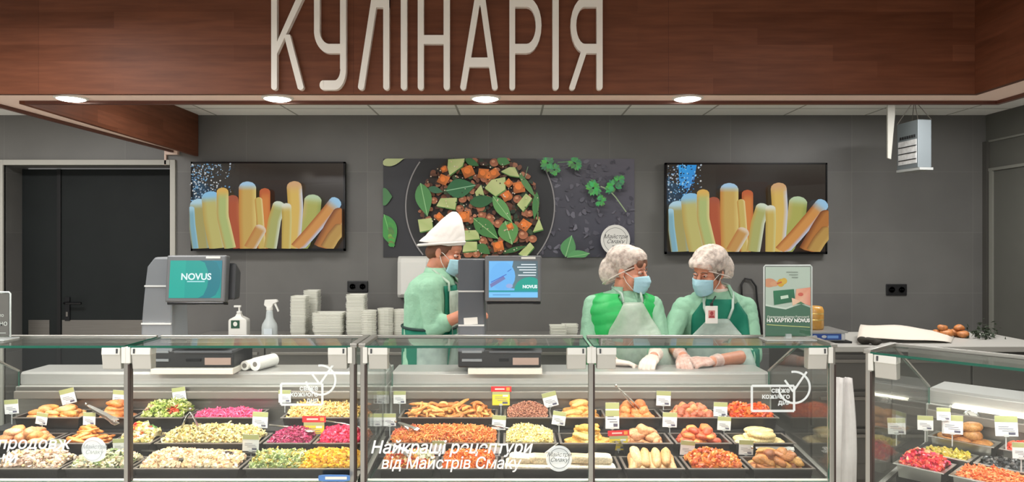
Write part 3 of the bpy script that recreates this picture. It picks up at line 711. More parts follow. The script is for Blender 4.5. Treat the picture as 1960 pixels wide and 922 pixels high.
def display_case(loc, rz, L, posts, label, ends=(True, True)):
    t = thing('display_case', loc, label, 'display case', 'glass display cases', rz)
    Ld = lambda n, m, b, **k: b.build(n, m, t, 'local', **k)
    b = MB(); b.box(0, L, 0.02, 0.92, 0.12, 0.56); b.box(.05, L - .05, .06, .88, 0, .12); Ld('base', CASEW, b, bevel=.004)
    b = MB(); b.box(0, L, -.03, .045, .56, .622); Ld('front_ledge', CASEW, b, bevel=.008)
    b = MB()                                         # stepped deck
    for i, (y, z) in enumerate(STEPS):
        b.box(.012, L - .012, (.05 if i == 0 else y - .012), .69, .56 if i == 0 else STEPS[i - 1][1] - .058, z - .058)
    Ld('deck', CASED, b)
    b = MB(); b.box(.012, L - .012, .675, .69, .69, .858); Ld('back_panel', STEELD, b)
    b = MB(); b.box(.012, L - .012, .655, .675, .803, .842); Ld('back_rail', mat('rail_steel', (136, 130, 122), .5, .5), b, bevel=.004)
    b = MB(); b.box(0, L, .69, .92, .56, .858); Ld('rear_body', CASEW, b)
    b = MB(); b.loft([[Vector((x, y, z)) for y, z in ((.722, .858), (.715, .868), (.715, .915), (.727, .925), (.93, .925), (.93, .858))] for x in (.005, L - .005)]); Ld('worktop', STEEL, b, bevel=.002)
    for a, c in zip(posts, posts[1:]):
        b = MB(); b.box(a + .012, c - .012, -.004, .004, .624, ZT - .012, 0); g = Ld('front_glass', [GLASS, GLASSE], b)
        g.data.polygons.foreach_set('material_index', [1 if abs(p.normal.y) < .5 else 0 for p in g.data.polygons])
        b = MB(); b.box(a + .008, c - .008, -.012, .25, ZT - .009, ZT, 0); g = Ld('top_glass', [GLASS, GLASSE], b)
        g.data.polygons.foreach_set('material_index', [1 if abs(p.normal.z) < .5 else 0 for p in g.data.polygons])
        b = MB(); b.box(a + .008, c - .008, .244, .262, ZT - .006, ZT + .007); Ld('top_rail', ALU, b, bevel=.003)
        hinge(t, a, 1); hinge(t, c, -1)
        b = MB(); b.box(a + .06, c - .06, .238, .258, ZT - .026, ZT - .007); b.box(a + .06, c - .06, .233, .238, ZT - .040, ZT - .007); k = Ld('light_bar', ALU, b)
        b = MB(); b.box(a + .07, c - .07, .240, .256, ZT - .031, ZT - .026); b.build('lamp', LAMP, k, 'local')
    for i, x in enumerate(posts):
        b = MB(); w = .0115
        b.box(x - w, x + w, -.008, .018, .62, ZT - (.06 if 0 < i < len(posts) - 1 else .004))
        p = Ld('post', ALU, b, bevel=.003)
        b = MB(); b.box(x + w * .5, x + w * 1.15, -.009, .018, .622, ZT - .075); b.build('post_seal', mat('seal_brown', (58, 46, 42), .5), p, 'local')
    for x, on in ((.008, ends[0]), (L - .008, ends[1])):
        if not on: continue
        b = MB(); prof = [(.02, .58), (.02, ZT - .01), (.25, ZT - .01), (.70, .93), (.70, .58)]
        b.loft([[Vector((xx, y, z)) for y, z in prof] for xx in (x - .004, x + .004)])
        g = Ld('end_glass', [GLASS, GLASSE], b); g.data.polygons.foreach_set('material_index', [1 if abs(p.normal.x) < .5 else 0 for p in g.data.polygons])
        b = MB(); b.box(x - .014, x + .014, -.012, .262, ZT - .008, ZT + .008); Ld('end_cap_rail', ALU, b, bevel=.003)
        b = MB(); b.tube([(x, .262, ZT - .005), (x, .70, .935)], .006, 8); Ld('end_edge_strip', ALU, b)
        b = MB(); b.loft([[Vector((xx, y, z)) for y, z in ((.04, .618), (.04, .63), (.67, .690), (.67, .676))] for xx in (x - .01, x + .01)]); Ld('end_sill', STEELD, b)
    return t
LB = 1.89; XB0 = -0.604; XA0 = -2.462; LA = 1.84
caseB = display_case((XB0, YC, 0), 0, LB, (0.012, .92, LB - .012), 'glass display case of hot dishes in front of the two people in hair nets')
caseA = display_case((XA0, YC, 0), 0, LA, (0.012, .93, LA - .012), 'glass display case of salads at left, in front of the black door')
RC = math.radians(-47); C0 = Vector((1.337, 2.665, 0)); LC = 1.55
caseC = display_case(C0, RC, LC, (.012, .79, LC - .012), 'glass display case at right, turned towards the hall, with steel pans', (True, True))
uC = Vector((math.cos(RC), math.sin(RC), 0)); vC = Vector((-math.sin(RC), math.cos(RC), 0))
def inC(a, d, z): return C0 + uC * a + vC * d + Vector((0, 0, z))
# lights of the cases (the lamp bars under the top glass)
def bar_light(loc, rz, length, power):
    o = area('case_lamp', loc, (math.radians(-22), 0, rz), length, .012, power, (1, .96, .9)); o.rotation_euler = (math.radians(12), 0, rz); return o
bar_light((XB0 + .48, YC + .248, ZT - .036), 0, .78, 3.8); bar_light((XB0 + 1.4, YC + .248, ZT - .036), 0, .78, 3.8)
bar_light((XA0 + .48, YC + .248, ZT - .036), 0, .78, 3.8); bar_light((XA0 + 1.38, YC + .248, ZT - .036), 0, .78, 3.8)
p = inC(.4, .248, ZT - .036); bar_light(p, RC, .65, 2.6); p = inC(1.15, .248, ZT - .036); bar_light(p, RC, .65, 2.6)
# lit tube under the worktop nose of the right case
tl = thing('lamp_tube', inC(.10, .703, .860), 'lit white tube lamp under the steel worktop of the right case', 'lamp', rz=RC)
b = MB(); b.tube([(0, 0, 0), (.27, 0, 0)], .009, 12); b.build('tube', mat('tube_lit', (255, 250, 235), .5, emit=(255, 246, 225), estr=4), tl, 'local', smooth=True)
for x in (-.012, .27):
    b = MB(); b.box(x, x + .012, -.011, .011, -.012, .004); b.build('socket', WHITE, tl, 'local')
# round thermometer on the back panel of the right case
c_ = inC(.18, .672, .835)
th = thing('thermometer', c_, 'small round dial thermometer on the back wall of the right case', 'thermometer', rz=RC)
Rx = rotx(PI / 2)
b = MB(); b.lathe([(.03, 0), (.031, .012), (.026, .014), (.026, .010)], (0, 0, 0), 24, R=Rx); b.build('rim', mat('chrome', (205, 205, 200), .2, 1), th, 'local', smooth=False)
b = MB(); b.lathe([(.0258, .009), (.0258, .0112)], (0, 0, 0), 24, R=Rx); b.build('dial', WHITE, th, 'local')
b = MB(); b.box(-.0012, .0012, -.0125, -.0118, -.004, .02, R=roty(-.7), o=(0, -.012, 0)); b.build('pointer', BLACK, th, 'local')

# white film lettering and marks on the glass (parts of the front panes)
def pane(case, i): return [c for c in case.children if c.name.startswith('front_glass')][i]
def decal_mb(): return MB()
DY = YC - .0055
def dtext(mb, body, px, py, hpx, shear=.25, **k):
    """px, py: middle of the words in the picture; hpx: letter size"""
    vs, fs = text_mb(body, hpx * DY / F, shear=shear, **k); p = at(px, py, DY)
    mb.add([(v[0] + p.x, DY, v[2] + p.z) for v in vs], fs)
def dquad(mb, pts): mb.add([tuple(at(x, y, DY) - Vector((0, len(mb.f) * 1.2e-5, 0))) for x, y in pts], [tuple(range(len(pts)))])
def dline(mb, pts, w):
    for (x0, y0), (x1, y1) in zip(pts, pts[1:]):
        l = math.hypot(x1 - x0, y1 - y0) or 1; nx, ny = -(y1 - y0) / l * w / 2, (x1 - x0) / l * w / 2
        dquad(mb, [(x0 + nx, y0 + ny), (x1 + nx, y1 + ny), (x1 - nx, y1 - ny), (x0 - nx, y0 - ny)])
def dring(mb, cx, cy, r, w, a0=0, a1=360, n=40):
    P_ = [(cx + r * math.cos(math.radians(a0 + (a1 - a0) * k / n)), cy + r * math.sin(math.radians(a0 + (a1 - a0) * k / n))) for k in range(n + 1)]; dline(mb, P_, w)
def ddisc(mb, cx, cy, r): dquad(mb, [(cx + r * math.cos(2 * PI * k / 40), cy + r * math.sin(2 * PI * k / 40)) for k in range(40)])
def add_decal(case, i, fn, name, m=DECAL):
    b = MB(); fn(b); g = pane(case, i)
    x0 = ROOT[case.name]; b.v = [(v[0] - x0[0], v[1] - x0[1], v[2] - x0[2]) for v in b.v]
    b.build(name, m, g, 'local', norm=False)
FILM = film_mat('white_film_thin', (250, 250, 248), .95, .6); FILM2 = film_mat('frosted_film', (236, 242, 242), .84, .6)
def words1(b):
    dtext(b, 'Найкращі рецептури', 863, 857, 33, sx=.93, bold=.0012); dtext(b, 'від Майстрів Смаку', 862, 887, 31, shear=.2, sx=.9, bold=.0008)
add_decal(caseB, 0, words1, 'glass_lettering', FILM)
def words0(b):
    dtext(b, 'Свіжа продовж', 12, 849, 31, bold=.001, spacing=1.05); dtext(b, 'дній', 2, 876, 30, bold=.001)
add_decal(caseA, 0, words0, 'glass_lettering', FILM)
def seal(cx, cy, r):
    def fn(b): ddisc(b, cx, cy, r)
    return fn
def seal_text(cx, cy):
    def fn(b):
        global DY
        DY -= .0008; dtext(b, 'Майстри', cx, cy - 5, 11, shear=.35); dtext(b, 'Смаку', cx, cy + 5, 11, shear=.35); dring(b, cx, cy, 19, 1); DY += .0008
    return fn
INK = mat('seal_ink', (96, 104, 106), .6)
add_decal(caseB, 0, seal(1070, 877, 25), 'round_seal', FILM2); add_decal(caseB, 0, seal_text(1070, 875), 'seal_lettering', INK)
add_decal(caseA, 0, seal(180, 860, 24), 'round_seal', FILM2); add_decal(caseA, 0, seal_text(180, 860), 'seal_lettering', mat('seal_ink_pale', (170, 176, 176), .6))
def fresh(x0, y0, x1, y1, cx, cy, r):
    def fn(b):
        dline(b, [(x0, y0), (x1, y0), (x1, y1), (x0, y1), (x0, y0)], 4.5)
        dring(b, cx, cy, r, 4, -100, 175); dline(b, [(cx - 18, cy - 14), (cx - 2, cy + 8), (cx + 24, cy - 30)], 4)
        for k, w in enumerate(('свіже', 'кожного', 'дня')): dtext(b, w, x1 - 8, y0 + 9 + k * 11.5, 13, shear=0, align='RIGHT', bold=.0008)
    return fn
add_decal(caseA, 1, fresh(538, 734, 617, 774, 614, 727, 28), 'fresh_mark', FILM2)
add_decal(caseB, 1, fresh(1439, 738, 1520, 786, 1520, 741, 30), 'fresh_mark', FILM2)
# words on the right case glass, along its front
def wordsC(b):
    vs, fs = text_mb('Страви', .085, shear=.2, align='LEFT', bold=.001)
    b.add([(v[0] + .20, -.0055, v[2] + .655) for v in vs], fs)
b = MB(); wordsC(b); b.build('glass_lettering', FILM, pane(caseC, 0), 'local', norm=False)
# blue label on the ledge of the left case
x_, z_ = xat(640, YC - .03), zat(914, YC - .03)
t = thing('label_plate', (x_, YC - .031, z_ - .012), 'small blue oval label on the front ledge of the left case', 'label')
b = MB(); b.prism([(x_ + .062 * c_ + (.0), z_ + .013 * s_) for c_, s_ in [(max(-1, min(1, 1.25 * math.cos(a))), max(-1, min(1, 1.2 * math.sin(a)))) for a in [2 * PI * k / 28 for k in range(28)]]], YC - .034, YC - .031); b.build('plate', mat('label_blue', (86, 132, 196), .4), t)
b = MB(); b.box(x_ - .035, x_ + .05, YC - .035, YC - .0338, z_ - .005, z_ + .006); b.build('white_bar', WHITE, t)

# ------------------------------------------------------------------ counters along the back
BC = mat('back_counter_top', (136, 134, 130), 0.4, .3)
CABD = mat('cabinet_steel', (112, 110, 106), .35, .7)
def back_counter(x0, x1, y0, y1, z, label, m):
    t = thing('back_counter', ((x0 + x1) / 2, y0, 0), label, 'counter', 'staff counters')
    b = MB(); b.box(x0, x1, y0, y1, z - .035, z); b.build('counter_top', m, t, bevel=.004)
    b = MB(); b.box(x0 + .02, x1 - .02, y0 + .03, y1, .1, z - .035); b.box(x0 + .06, x1 - .06, y0 + .08, y1 - .02, 0, .1); b.build('cabinet', CABD, t)
    n = max(1, round((x1 - x0) / .62)); w = (x1 - x0 - .06) / n
    for i in range(n):
        for k in range(3):
            zt = z - .05 - k * .23
            b = MB(); b.box(x0 + .03 + i * w + .006, x0 + .03 + (i + 1) * w - .006, y0 + .012, y0 + .03, zt - .215, zt)
            dr = b.build('drawer', CABD, t, bevel=.003)
            b = MB(); b.box(x0 + .03 + i * w + .05, x0 + .03 + (i + 1) * w - .05, y0 - .008, y0 + .012, zt - .05, zt - .03); b.build('drawer_handle', STEELD, dr, bevel=.002)
    return t
YBC = 5.36; ZBC = 0.815
back_counter(xat(335, YBC), xat(1330, YBC), YBC, YW - .005, ZBC, 'steel drawer counter along the grey wall, holding clear food boxes and bottles', BC)
YRC = 4.35; ZRC = .93
back_counter(xat(1545, YRC), xat(1545, YRC) + 1.55, YRC, YRC + .7, ZRC, 'pale staff counter behind the right case, with the blue scale on it', mat('white_counter', (170, 168, 162), .4))
# ------------------------------------------------------------------ counter-top things
def on(px, Y): return xat(px, Y)
def scale_machine(label, px0, px1, col_px, mon_px, mon_py, colpy, Yc, tilt, screen_fn, sticker):
    """shop scale: tall grey column, tilted customer screen, low body with plate"""
    X0, X1 = xat(px0, Yc), xat(px1, Yc); z0 = ZWT
    t = thing('shop_scale', ((X0 + X1) / 2, Yc, z0), label, 'scale', 'shop scales')
    b = MB(); b.box(X0 + .05, X1 + .005, Yc + .0, Yc + .27, z0, z0 + .03); b.build('foot_plate', mat('scale_cream', (206, 202, 192), .4), t, bevel=.004)
    b = MB(); b.loft([[Vector((x, y, z)) for x, y in ((X0, Yc + .02), (X1, Yc + .02), (X1, Yc + .28), (X0, Yc + .28))] for z in (z0 + .03, z0 + .115)]); b.build('body', BLACK, t, bevel=.008)
    cx0, cx1 = xat(col_px[0], Yc), xat(col_px[1], Yc)
    b = MB(); b.box(cx1 + .02, X1 + .004, Yc - .008, Yc + .27, z0 + .105, z0 + .118); b.build('body_lid', GREYD, t, bevel=.003)
    b = MB(); b.box(cx1 + .03, X1 - .03, Yc - .016, Yc + .26, z0 + .135, z0 + .155); b.build('weighing_plate', mat('plate_white', (216, 214, 206), .3), t, bevel=.004)
    b = MB(); b.box((cx1 + X1) / 2 - .06, (cx1 + X1) / 2 + .06, Yc + .08, Yc + .2, z0 + .118, z0 + .135); b.build('plate_support', BLACK, t)
    b = MB(); b.box(X1 - .14, X1 - .012, Yc + .014, Yc + .02, z0 + .045, z0 + .08); b.build('maker_label', mat('label_brown', (150, 128, 118), .5), t)
    b = MB(); b.box(cx1 + .07, X1 - .16, Yc + .014, Yc + .02, z0 + .062, z0 + .076); b.build('print_slot', BLACKG, t)
    for k in range(2):
        b = MB(); b.box(cx0 + .02, cx1 - .015, Yc + .012, Yc + .02, z0 + .062 + .042 * k, z0 + .074 + .042 * k); b.build('light_strip', GREY, t)
    # column with rounded profile, light seams
    zt, zb = zat(colpy[0], Yc), z0 + .1
    tl = tilt
    n = 10
    prof = []
    for i in range(n + 1):
        u = i / n; z = zb + (zt - zb) * u
        prof.append((cx0 + tl * u ** 1.7 + (.03 * tl / .04 * max(0, u - .92) / .08 if tl else 0), z))
    b = MB()
    b.loft([[Vector((x, Yc + .02 - .0 * z, z)), Vector((cx1, Yc + .02, z)), Vector((cx1, Yc + .2 - .06 * (z - zb), z)), Vector((x, Yc + .2 - .06 * (z - zb), z))] for x, z in prof])
    c = b.build('column', GREY if tl else mat('scale_slate', (84, 88, 94), .4), t, bevel=.01)
    for u in ((.70, .31) if tl else (.66, .30)):
        z = zb + (zt - zb) * u; x = cx0 + tl * u ** 1.7
        b = MB(); b.box(x + .002, cx1 - .004, Yc + .014, Yc + .024, z - .004, z + .004); b.build('seam_strip', mat('seam_light', (206, 208, 206), .35), c)
    if sticker:
        b = MB(); p = at(901, 614, Yc + .018); b.box(p.x - .034, p.x + .034, Yc + .0155, Yc + .021, p.z - .017, p.z + .017, R=roty(-.06)); b.build('sticker', WHITE, c)
    # screen
    mx0, mx1 = xat(mon_px[0], Yc - .03), xat(mon_px[1], Yc - .03); mz0, mz1 = zat(mon_py[1], Yc - .03), zat(mon_py[0], Yc - .03)
    R = rotx(math.radians(-6)); o = Vector(((mx0 + mx1) / 2, Yc - .03, (mz0 + mz1) / 2))
    def rot(b): b.v = [tuple(R @ (Vector(v) - o) + o) for v in b.v]; return b
    b = MB(); b.box(mx0, mx1, Yc - .03, Yc + .02, mz0, mz1); rot(b); m_ = b.build('screen_housing', mat('screen_frame', (104, 106, 108), .4, .2), t, bevel=.008)
    w = .02
    P = Paint((0, 0, 100, 82), mx0 + w, mx1 - w, mz0 + w, mz1 - w * 1.3, Yc - .031, .0002); screen_fn(P); rot(P.mb); P.mb.build('screen', attr_mat('scale_screen', .3, emit=.8), m_, norm=False)
    b = MB(); b.box(mx1 - .10, mx1 - .03, Yc - .032, Yc - .03, mz1 - .016, mz1 - .006); rot(b); b.build('strip_label', WHITE, m_)
    b = MB(); b.box(mx0 + .01, mx1 - .005, Yc - .026, Yc + .03, mz0 - .012, mz0 + .002); rot(b); b.build('lower_rim', BLACKG, m_, bevel=.004)
    b = MB(); b.loft([[Vector((x, y, z)) for y, z in ((Yc + .02, mz0 + .01), (Yc + .02, mz1 - .03), (Yc + .09, mz1 - .07), (Yc + .09, mz0 + .02))] for x in (mx0 + .05, mx1 - .0 + (.03 if tl else -.04))]); rot(b); b.build('screen_back', GREYD, m_, bevel=.012)
    b = MB(); b.box(cx1 - .03, mx0 + .06, Yc + .03, Yc + .10, mz0 + .06, mz1 - .08); b.build('screen_arm', GREYD, t, bevel=.006)
    return t
def scr1(P):
    P.poly([(0, 0), (100, 0), (100, 82), (0, 82)], [(12, 164, 158), (10, 120, 140), (8, 150, 140), (20, 176, 160)])
    P.ell(52, 40, 47, 60, (10, 120, 132)); P.ell(30, 40, 45, 60, (14, 158, 146)); P.poly([(0, 0), (30, 0), (30, 82), (0, 82)], (22, 168, 152))
    P.text('NOVUS', .044, 51, 36, (225, 244, 244), bold=.0012); P.line([(34, 46), (68, 46)], 2.4, (170, 224, 226))
def scr2(P):
    P.poly([(0, 0), (100, 0), (100, 82), (0, 82)], (110, 184, 240)); P.poly([(50, 0), (100, 0), (100, 70), (40, 60)], [(88, 110, 120), (78, 98, 108), (86, 120, 120), (100, 130, 140)])
    P.ell(28, 34, 26, 32, (104, 178, 238)); P.poly([(2, 52), (30, 34), (34, 40), (4, 60)], (112, 120, 176)); P.line([(4, 48), (36, 30)], 1.6, (60, 90, 190)); P.line([(38, 24), (46, 18)], 2, (60, 120, 200)); P.ell(42, 56, 7, 5, (150, 170, 220))
    P.ell(84, 66, 32, 30, (14, 158, 140)); P.poly([(0, 66), (100, 66), (100, 70), (0, 70)], (24, 150, 160)); P.poly([(0, 70), (100, 70), (100, 82), (0, 82)], (122, 196, 246))
    for k, (a, c) in enumerate(((66, 96), (58, 97), (62, 97), (70, 97), (60, 96))): P.line([(a, 8 + k * 6), (c, 8 + k * 6)], 2.2, (226, 236, 240))
    P.text('NOVUS', .021, 84, 58, (236, 248, 248), bold=.001); P.line([(8, 76), (44, 76)], 2, (90, 150, 200))
scale_machine('grey shop scale with green screen, standing on the left case', 268, 444, (264, 326), (317, 432), (488, 578), (492, 640), 3.46, .04, scr1, False)
scale_machine('dark grey shop scale with blue screen, beside the person in the white cap', 876, 1036, (876, 928), (928, 1037), (489, 577), (496, 640), 3.46, 0.0, scr2, True)
# rods and small things by the second scale
b = MB(); x, z = xat(931, 3.72), ZWT + .118; b.tube([(x, 3.74, z), (x, 3.74, zat(598, 3.74))], .006, 8); b.ell((x, 3.74, zat(596, 3.74)), (.012, .012, .014))
# bottles
def bottle_pump(px, Y):
    x = xat(px, Y); t = thing('pump_bottle', (x, Y, ZBC), 'white square pump bottle with a dark green label on the back counter', 'bottle')
    b = MB(); w, d_ = .062, .035
    for_ = [(w, 0), (w, .11), (w * .96, .122), (w * .5, .136), (.018, .142), (.018, .155)]
    b.loft([[Vector((x + sx * r, Y + sy * min(d_, r), ZBC + z)) for sx, sy in ((-1, -1), (1, -1), (1, 1), (-1, 1))] for r, z in for_]); b.build('body', WHITE, t, bevel=.006)
    b = MB(); b.lathe([(.017, .155), (.017, .17), (.006, .172), (.006, .196)], (x, Y, ZBC), 14); b.box(x - .035, x + .012, Y - .008, Y + .008, ZBC + .194, ZBC + .206); b.build('pump', WHITE, t, bevel=.002)
    b = MB(); b.box(x - .042, x + .016, Y - d_ - .002, Y - d_, ZBC + .07, ZBC + .118); l = b.build('label', mat('label_green', (36, 76, 58), .5), t)
    b = MB(); b.prism([(x - .013 + .014 * math.cos(a), ZBC + .096 + .014 * math.sin(a)) for a in [k * PI / 8 for k in range(16)]], Y - d_ - .003, Y - d_ - .002); b.build('label_mark', WHITE, l)
bottle_pump(458, 5.5)
for o_ in [o for o in S.objects if o.name == 'pump_bottle']: o_.scale = (1.15, 1.15, 1.28)
def sprayer(px, Y):
    x = xat(px, Y); t = thing('spray_bottle', (x, Y, ZBC), 'clear spray bottle with white trigger head on the back counter', 'bottle')
    b = MB(); b.lathe([(.05, 0), (.053, .01), (.053, .08), (.048, .10), (.026, .135), (.022, .17), (.02, .185)], (x, Y, ZBC), 24); b.build('body', film_mat('milky_plastic', (206, 214, 214), .72, .3), t, smooth=True)
    b = MB(); b.lathe([(.022, .183), (.022, .205)], (x, Y, ZBC), 16)
    b.prism([(x - .035, ZBC + .215), (x - .03, ZBC + .247), (x + .05, ZBC + .25), (x + .06, ZBC + .235), (x + .028, ZBC + .222), (x + .02, ZBC + .203), (x - .02, ZBC + .203)], Y - .014, Y + .014); h = b.build('trigger_head', WHITE, t, bevel=.003)
    b = MB(); b.prism([(x + .028, ZBC + .226), (x + .043, ZBC + .228), (x + .066, ZBC + .178), (x + .058, ZBC + .172), (x + .044, ZBC + .2)], Y - .007, Y + .007); b.build('trigger', WHITE, h, bevel=.002)
    b = MB(); b.box(x - .02, x + .035, Y - .056, Y - .05, ZBC + .015, ZBC + .075); b.build('label', mat('label_pale', (196, 206, 212), .5), t)
sprayer(516, 5.45)
for o_ in [o for o in S.objects if o.name == 'spray_bottle']: o_.scale = (1.12, 1.12, 1.26)
# stacks of clear food boxes: every box of a stack is a thing
BOXM = film_mat('clear_box', (240, 240, 228), .5, .25); BOXR = film_mat('clear_box_rim', (246, 246, 238), .8, .25)
def box_proto(w, d_, h, x, Y, z, round_=False):
    t = thing('food_box', (x, Y, z), 'clear food box', 'food box')
    def ring(s, zz, i=0):
        W_, D_ = w / 2 * s - i, d_ / 2 * s - i; r = min(W_, D_) * (.95 if round_ else .25); pts = []
        for cx, cy, a0 in ((W_ - r, D_ - r, 0), (-W_ + r, D_ - r, 90), (-W_ + r, -D_ + r, 180), (W_ - r, -D_ + r, 270)):
            for k in range(4): a = math.radians(a0 + k * 30); pts.append(Vector((cx + r * math.cos(a), cy + r * math.sin(a), zz)))
        return pts
    b = MB(); b.loft([ring(.8, 0), ring(.84, .003), ring(.97, h), ring(.97, h, .002), ring(.82, .006, .002)]); b.build('tub', BOXM, t, 'local')
    b = MB(); b.loft([ring(1.0, h - .004), ring(1.0, h), ring(.95, h), ring(.95, h - .004)], cap=False); b.build('rim', BOXR, t, 'local')
    return t
HK = 1.22
stacks = [(574, 5.62, .125, .12, .05, 22, .0112, 'tallest left stack, beside the spray bottle', False), (598, 5.78, .12, .12, .05, 24, .0112, 'slim stack behind the tallest left stack', False),
          (631, 5.58, .24, .16, .06, 13, .0102, 'wide low stack in the middle', False), (683, 5.6, .15, .13, .06, 23, .0105, 'tall stack below the left wall socket', False),
          (706, 5.5, .12, .12, .05, 12, .0135, 'narrow stack right of the tall stack', True), (738, 5.56, .13, .13, .06, 13, .0125, 'tub stack left of the person in white cap', True),
          (768, 5.6, .13, .13, .06, 12, .0125, 'stack half behind the person in the white cap', True), (1068, 5.5, .13, .12, .05, 5, .012, 'low stack behind the blue screen scale', False), (1090, 5.6, .13, .12, .05, 5, .011, 'low stack by the green vest', False)]
for px, Y, w, d_, h, n, dz, where, rd in stacks:
    x = xat(px, Y); p0 = None
    n = int(n * HK)
    for k in range(n):
        o = box_proto(w, d_, h, x, Y, ZBC, rd) if k == 0 else copy_tree(p0)
        if k == 0: p0 = o
        o.location = (x + random.uniform(-.003, .003), Y + random.uniform(-.003, .003), ZBC + k * dz)
        o['label'] = 'clear food box on top of the %s' % where if k == n - 1 else 'clear food box inside the %s' % where
        o['group'] = 'clear food boxes'
# paper rolls on the left case
def paper_roll(a, b_, r, label):
    a, b_ = Vector(a), Vector(b_); d_ = (b_ - a); L = d_.length; R = d_.to_track_quat('Z', 'Y').to_matrix()
    t = thing('paper_roll', a, label, 'paper roll', 'paper rolls')
    b = MB(); b.lathe([(.012, 0), (r, 0), (r, L), (.012, L)], a, 28, R=R); b.build('paper', mat('paper_white', (232, 230, 224), .8, bump=.15, bscale=40), t)
    b = MB(); b.lathe([(.008, -.002), (.0125, -.002), (.0125, L + .002), (.008, L + .002)], a, 20, R=R); b.build('core', mat('core_grey', (120, 116, 110), .8), t)
z = ZWT
paper_roll(at(488, 700, 3.56).xy.to_3d() + Vector((0, 0, z + .033)), at(524, 690, 3.70).xy.to_3d() + Vector((0, 0, z + .033)), .033, 'white paper roll with a dark core, lying on the left case, right one of two')
paper_roll(at(468, 700, 3.56).xy.to_3d() + Vector((0, 0, z + .026)), at(502, 690, 3.70).xy.to_3d() + Vector((0, 0, z + .026)), .024, 'thin white paper roll lying between the scale and the thicker roll')
# promo stands of clear plastic on the top glass
def promo(pxc, Y, w, h, label, paint, base=True):
    x = xat(pxc, Y); z0 = ZT + .0005
    t = thing('sign_stand', (x, Y, z0), label, 'sign stand', 'clear plastic sign stands')
    b = MB()
    for yy in (-.004, .003): b.box(x - w / 2, x + w / 2, Y + yy, Y + yy + .0018, z0 + .012, z0 + h)
    b.build('clear_sleeve', glass_mat('acrylic', (.95, .97, .96), .06, .5), t)
    b = MB(); r = .006
    b.tube([(x - w / 2, Y, z0 + .012), (x - w / 2, Y, z0 + h - r), (x - w / 2 + r, Y, z0 + h), (x + w / 2 - r, Y, z0 + h), (x + w / 2, Y, z0 + h - r), (x + w / 2, Y, z0 + .012)], .0035, 8); b.build('clear_edge', film_mat('acrylic_edge', (226, 232, 230), .7, .2), t, smooth=True)
    P = Paint((0, 0, 100, 100 * h / w), x - w / 2 + .006, x + w / 2 - .006, z0 + .016, z0 + h - .006, Y - .0005, .0002); P.dy = .0002; paint(P); P.mb.build('paper_sheet', PRINT, t, norm=False)
    b = MB(); b.box(x - w / 2 - .005, x + w / 2 + .005, Y - .045, Y + .05, z0, z0 + .006); b.box(x - .012, x + .012, Y - .012, Y + .012, z0 + .006, z0 + .026); b.build('clear_foot', film_mat('acrylic_foot', (220, 226, 226), .5, .2), t, bevel=.002)
def ad(P):
    P.poly([(0, 0), (100, 0), (100, 156), (0, 156)], (206, 218, 206)); P.poly([(0, 88), (20, 92), (45, 96), (62, 90), (80, 84), (100, 92), (100, 156), (0, 156)], (70, 118, 92))
    P.poly([(0, 88), (20, 92), (45, 96), (62, 90), (62, 86), (45, 92), (20, 88), (0, 84)], (232, 240, 230)); P.ell(80, 84, 14, 14, (78, 140, 100), a0=180, a1=360)
    P.ell(8, 36, 16, 10, (234, 160, 120)); P.ell(20, 38, 10, 6, (238, 170, 130)); P.ell(34, 36, 8, 9, (236, 178, 40)); P.ell(41, 32, 7, 7, (240, 190, 60)); P.line([(25, 38), (36, 34)], 3, (206, 90, 60))
    P.poly([(17, 54), (63, 50), (66, 78), (19, 86)], [(44, 122, 84), (40, 112, 78), (34, 98, 68), (40, 112, 78)]); P.poly([(33, 66), (50, 63), (51, 70), (34, 73)], (206, 226, 206))
    P.poly([(68, 50), (100, 46), (100, 88), (88, 84), (78, 78), (60, 88), (58, 70), (66, 72)], [(236, 176, 150), (230, 150, 124), (226, 140, 118), (236, 170, 150), (240, 190, 160), (240, 200, 170), (244, 210, 186), (236, 170, 140)]); P.ell(78, 62, 6, 4, (214, 100, 84))
    for k, (a, c) in enumerate(((46, 72), (52, 72), (58, 72))): P.line([(a, 12 + k * 6), (c, 12 + k * 6)], 1.6, (130, 140, 130))
    P.text('Повертаємо Картку Вдячності', .0125, 50, 113, (226, 232, 222), sx=.95, bold=.0003); P.text('НА КАРТКУ NOVUS', .0205, 50, 121, (244, 246, 240), bold=.0008, sx=.95); P.line([(2, 130), (98, 136)], 1.6, (190, 200, 130))
promo(1508, 2.96, .2, .312, 'promo sheet with a green card, in a clear stand on the middle case glass', ad)
def ad2(P):
    P.poly([(0, 0), (100, 0), (100, 66), (0, 66)], (112, 106, 102)); P.text('Ваше замовлення чекає тепло', .02, 45, 32, (226, 226, 222)); P.text('і смачно', .03, 78, 44, (240, 240, 236)); P.line([(60, 58), (96, 58)], 1.5, (190, 190, 186))
promo(-53, 2.96, .32, .2, 'grey sheet in a clear stand at the left edge, on the left case glass', ad2)
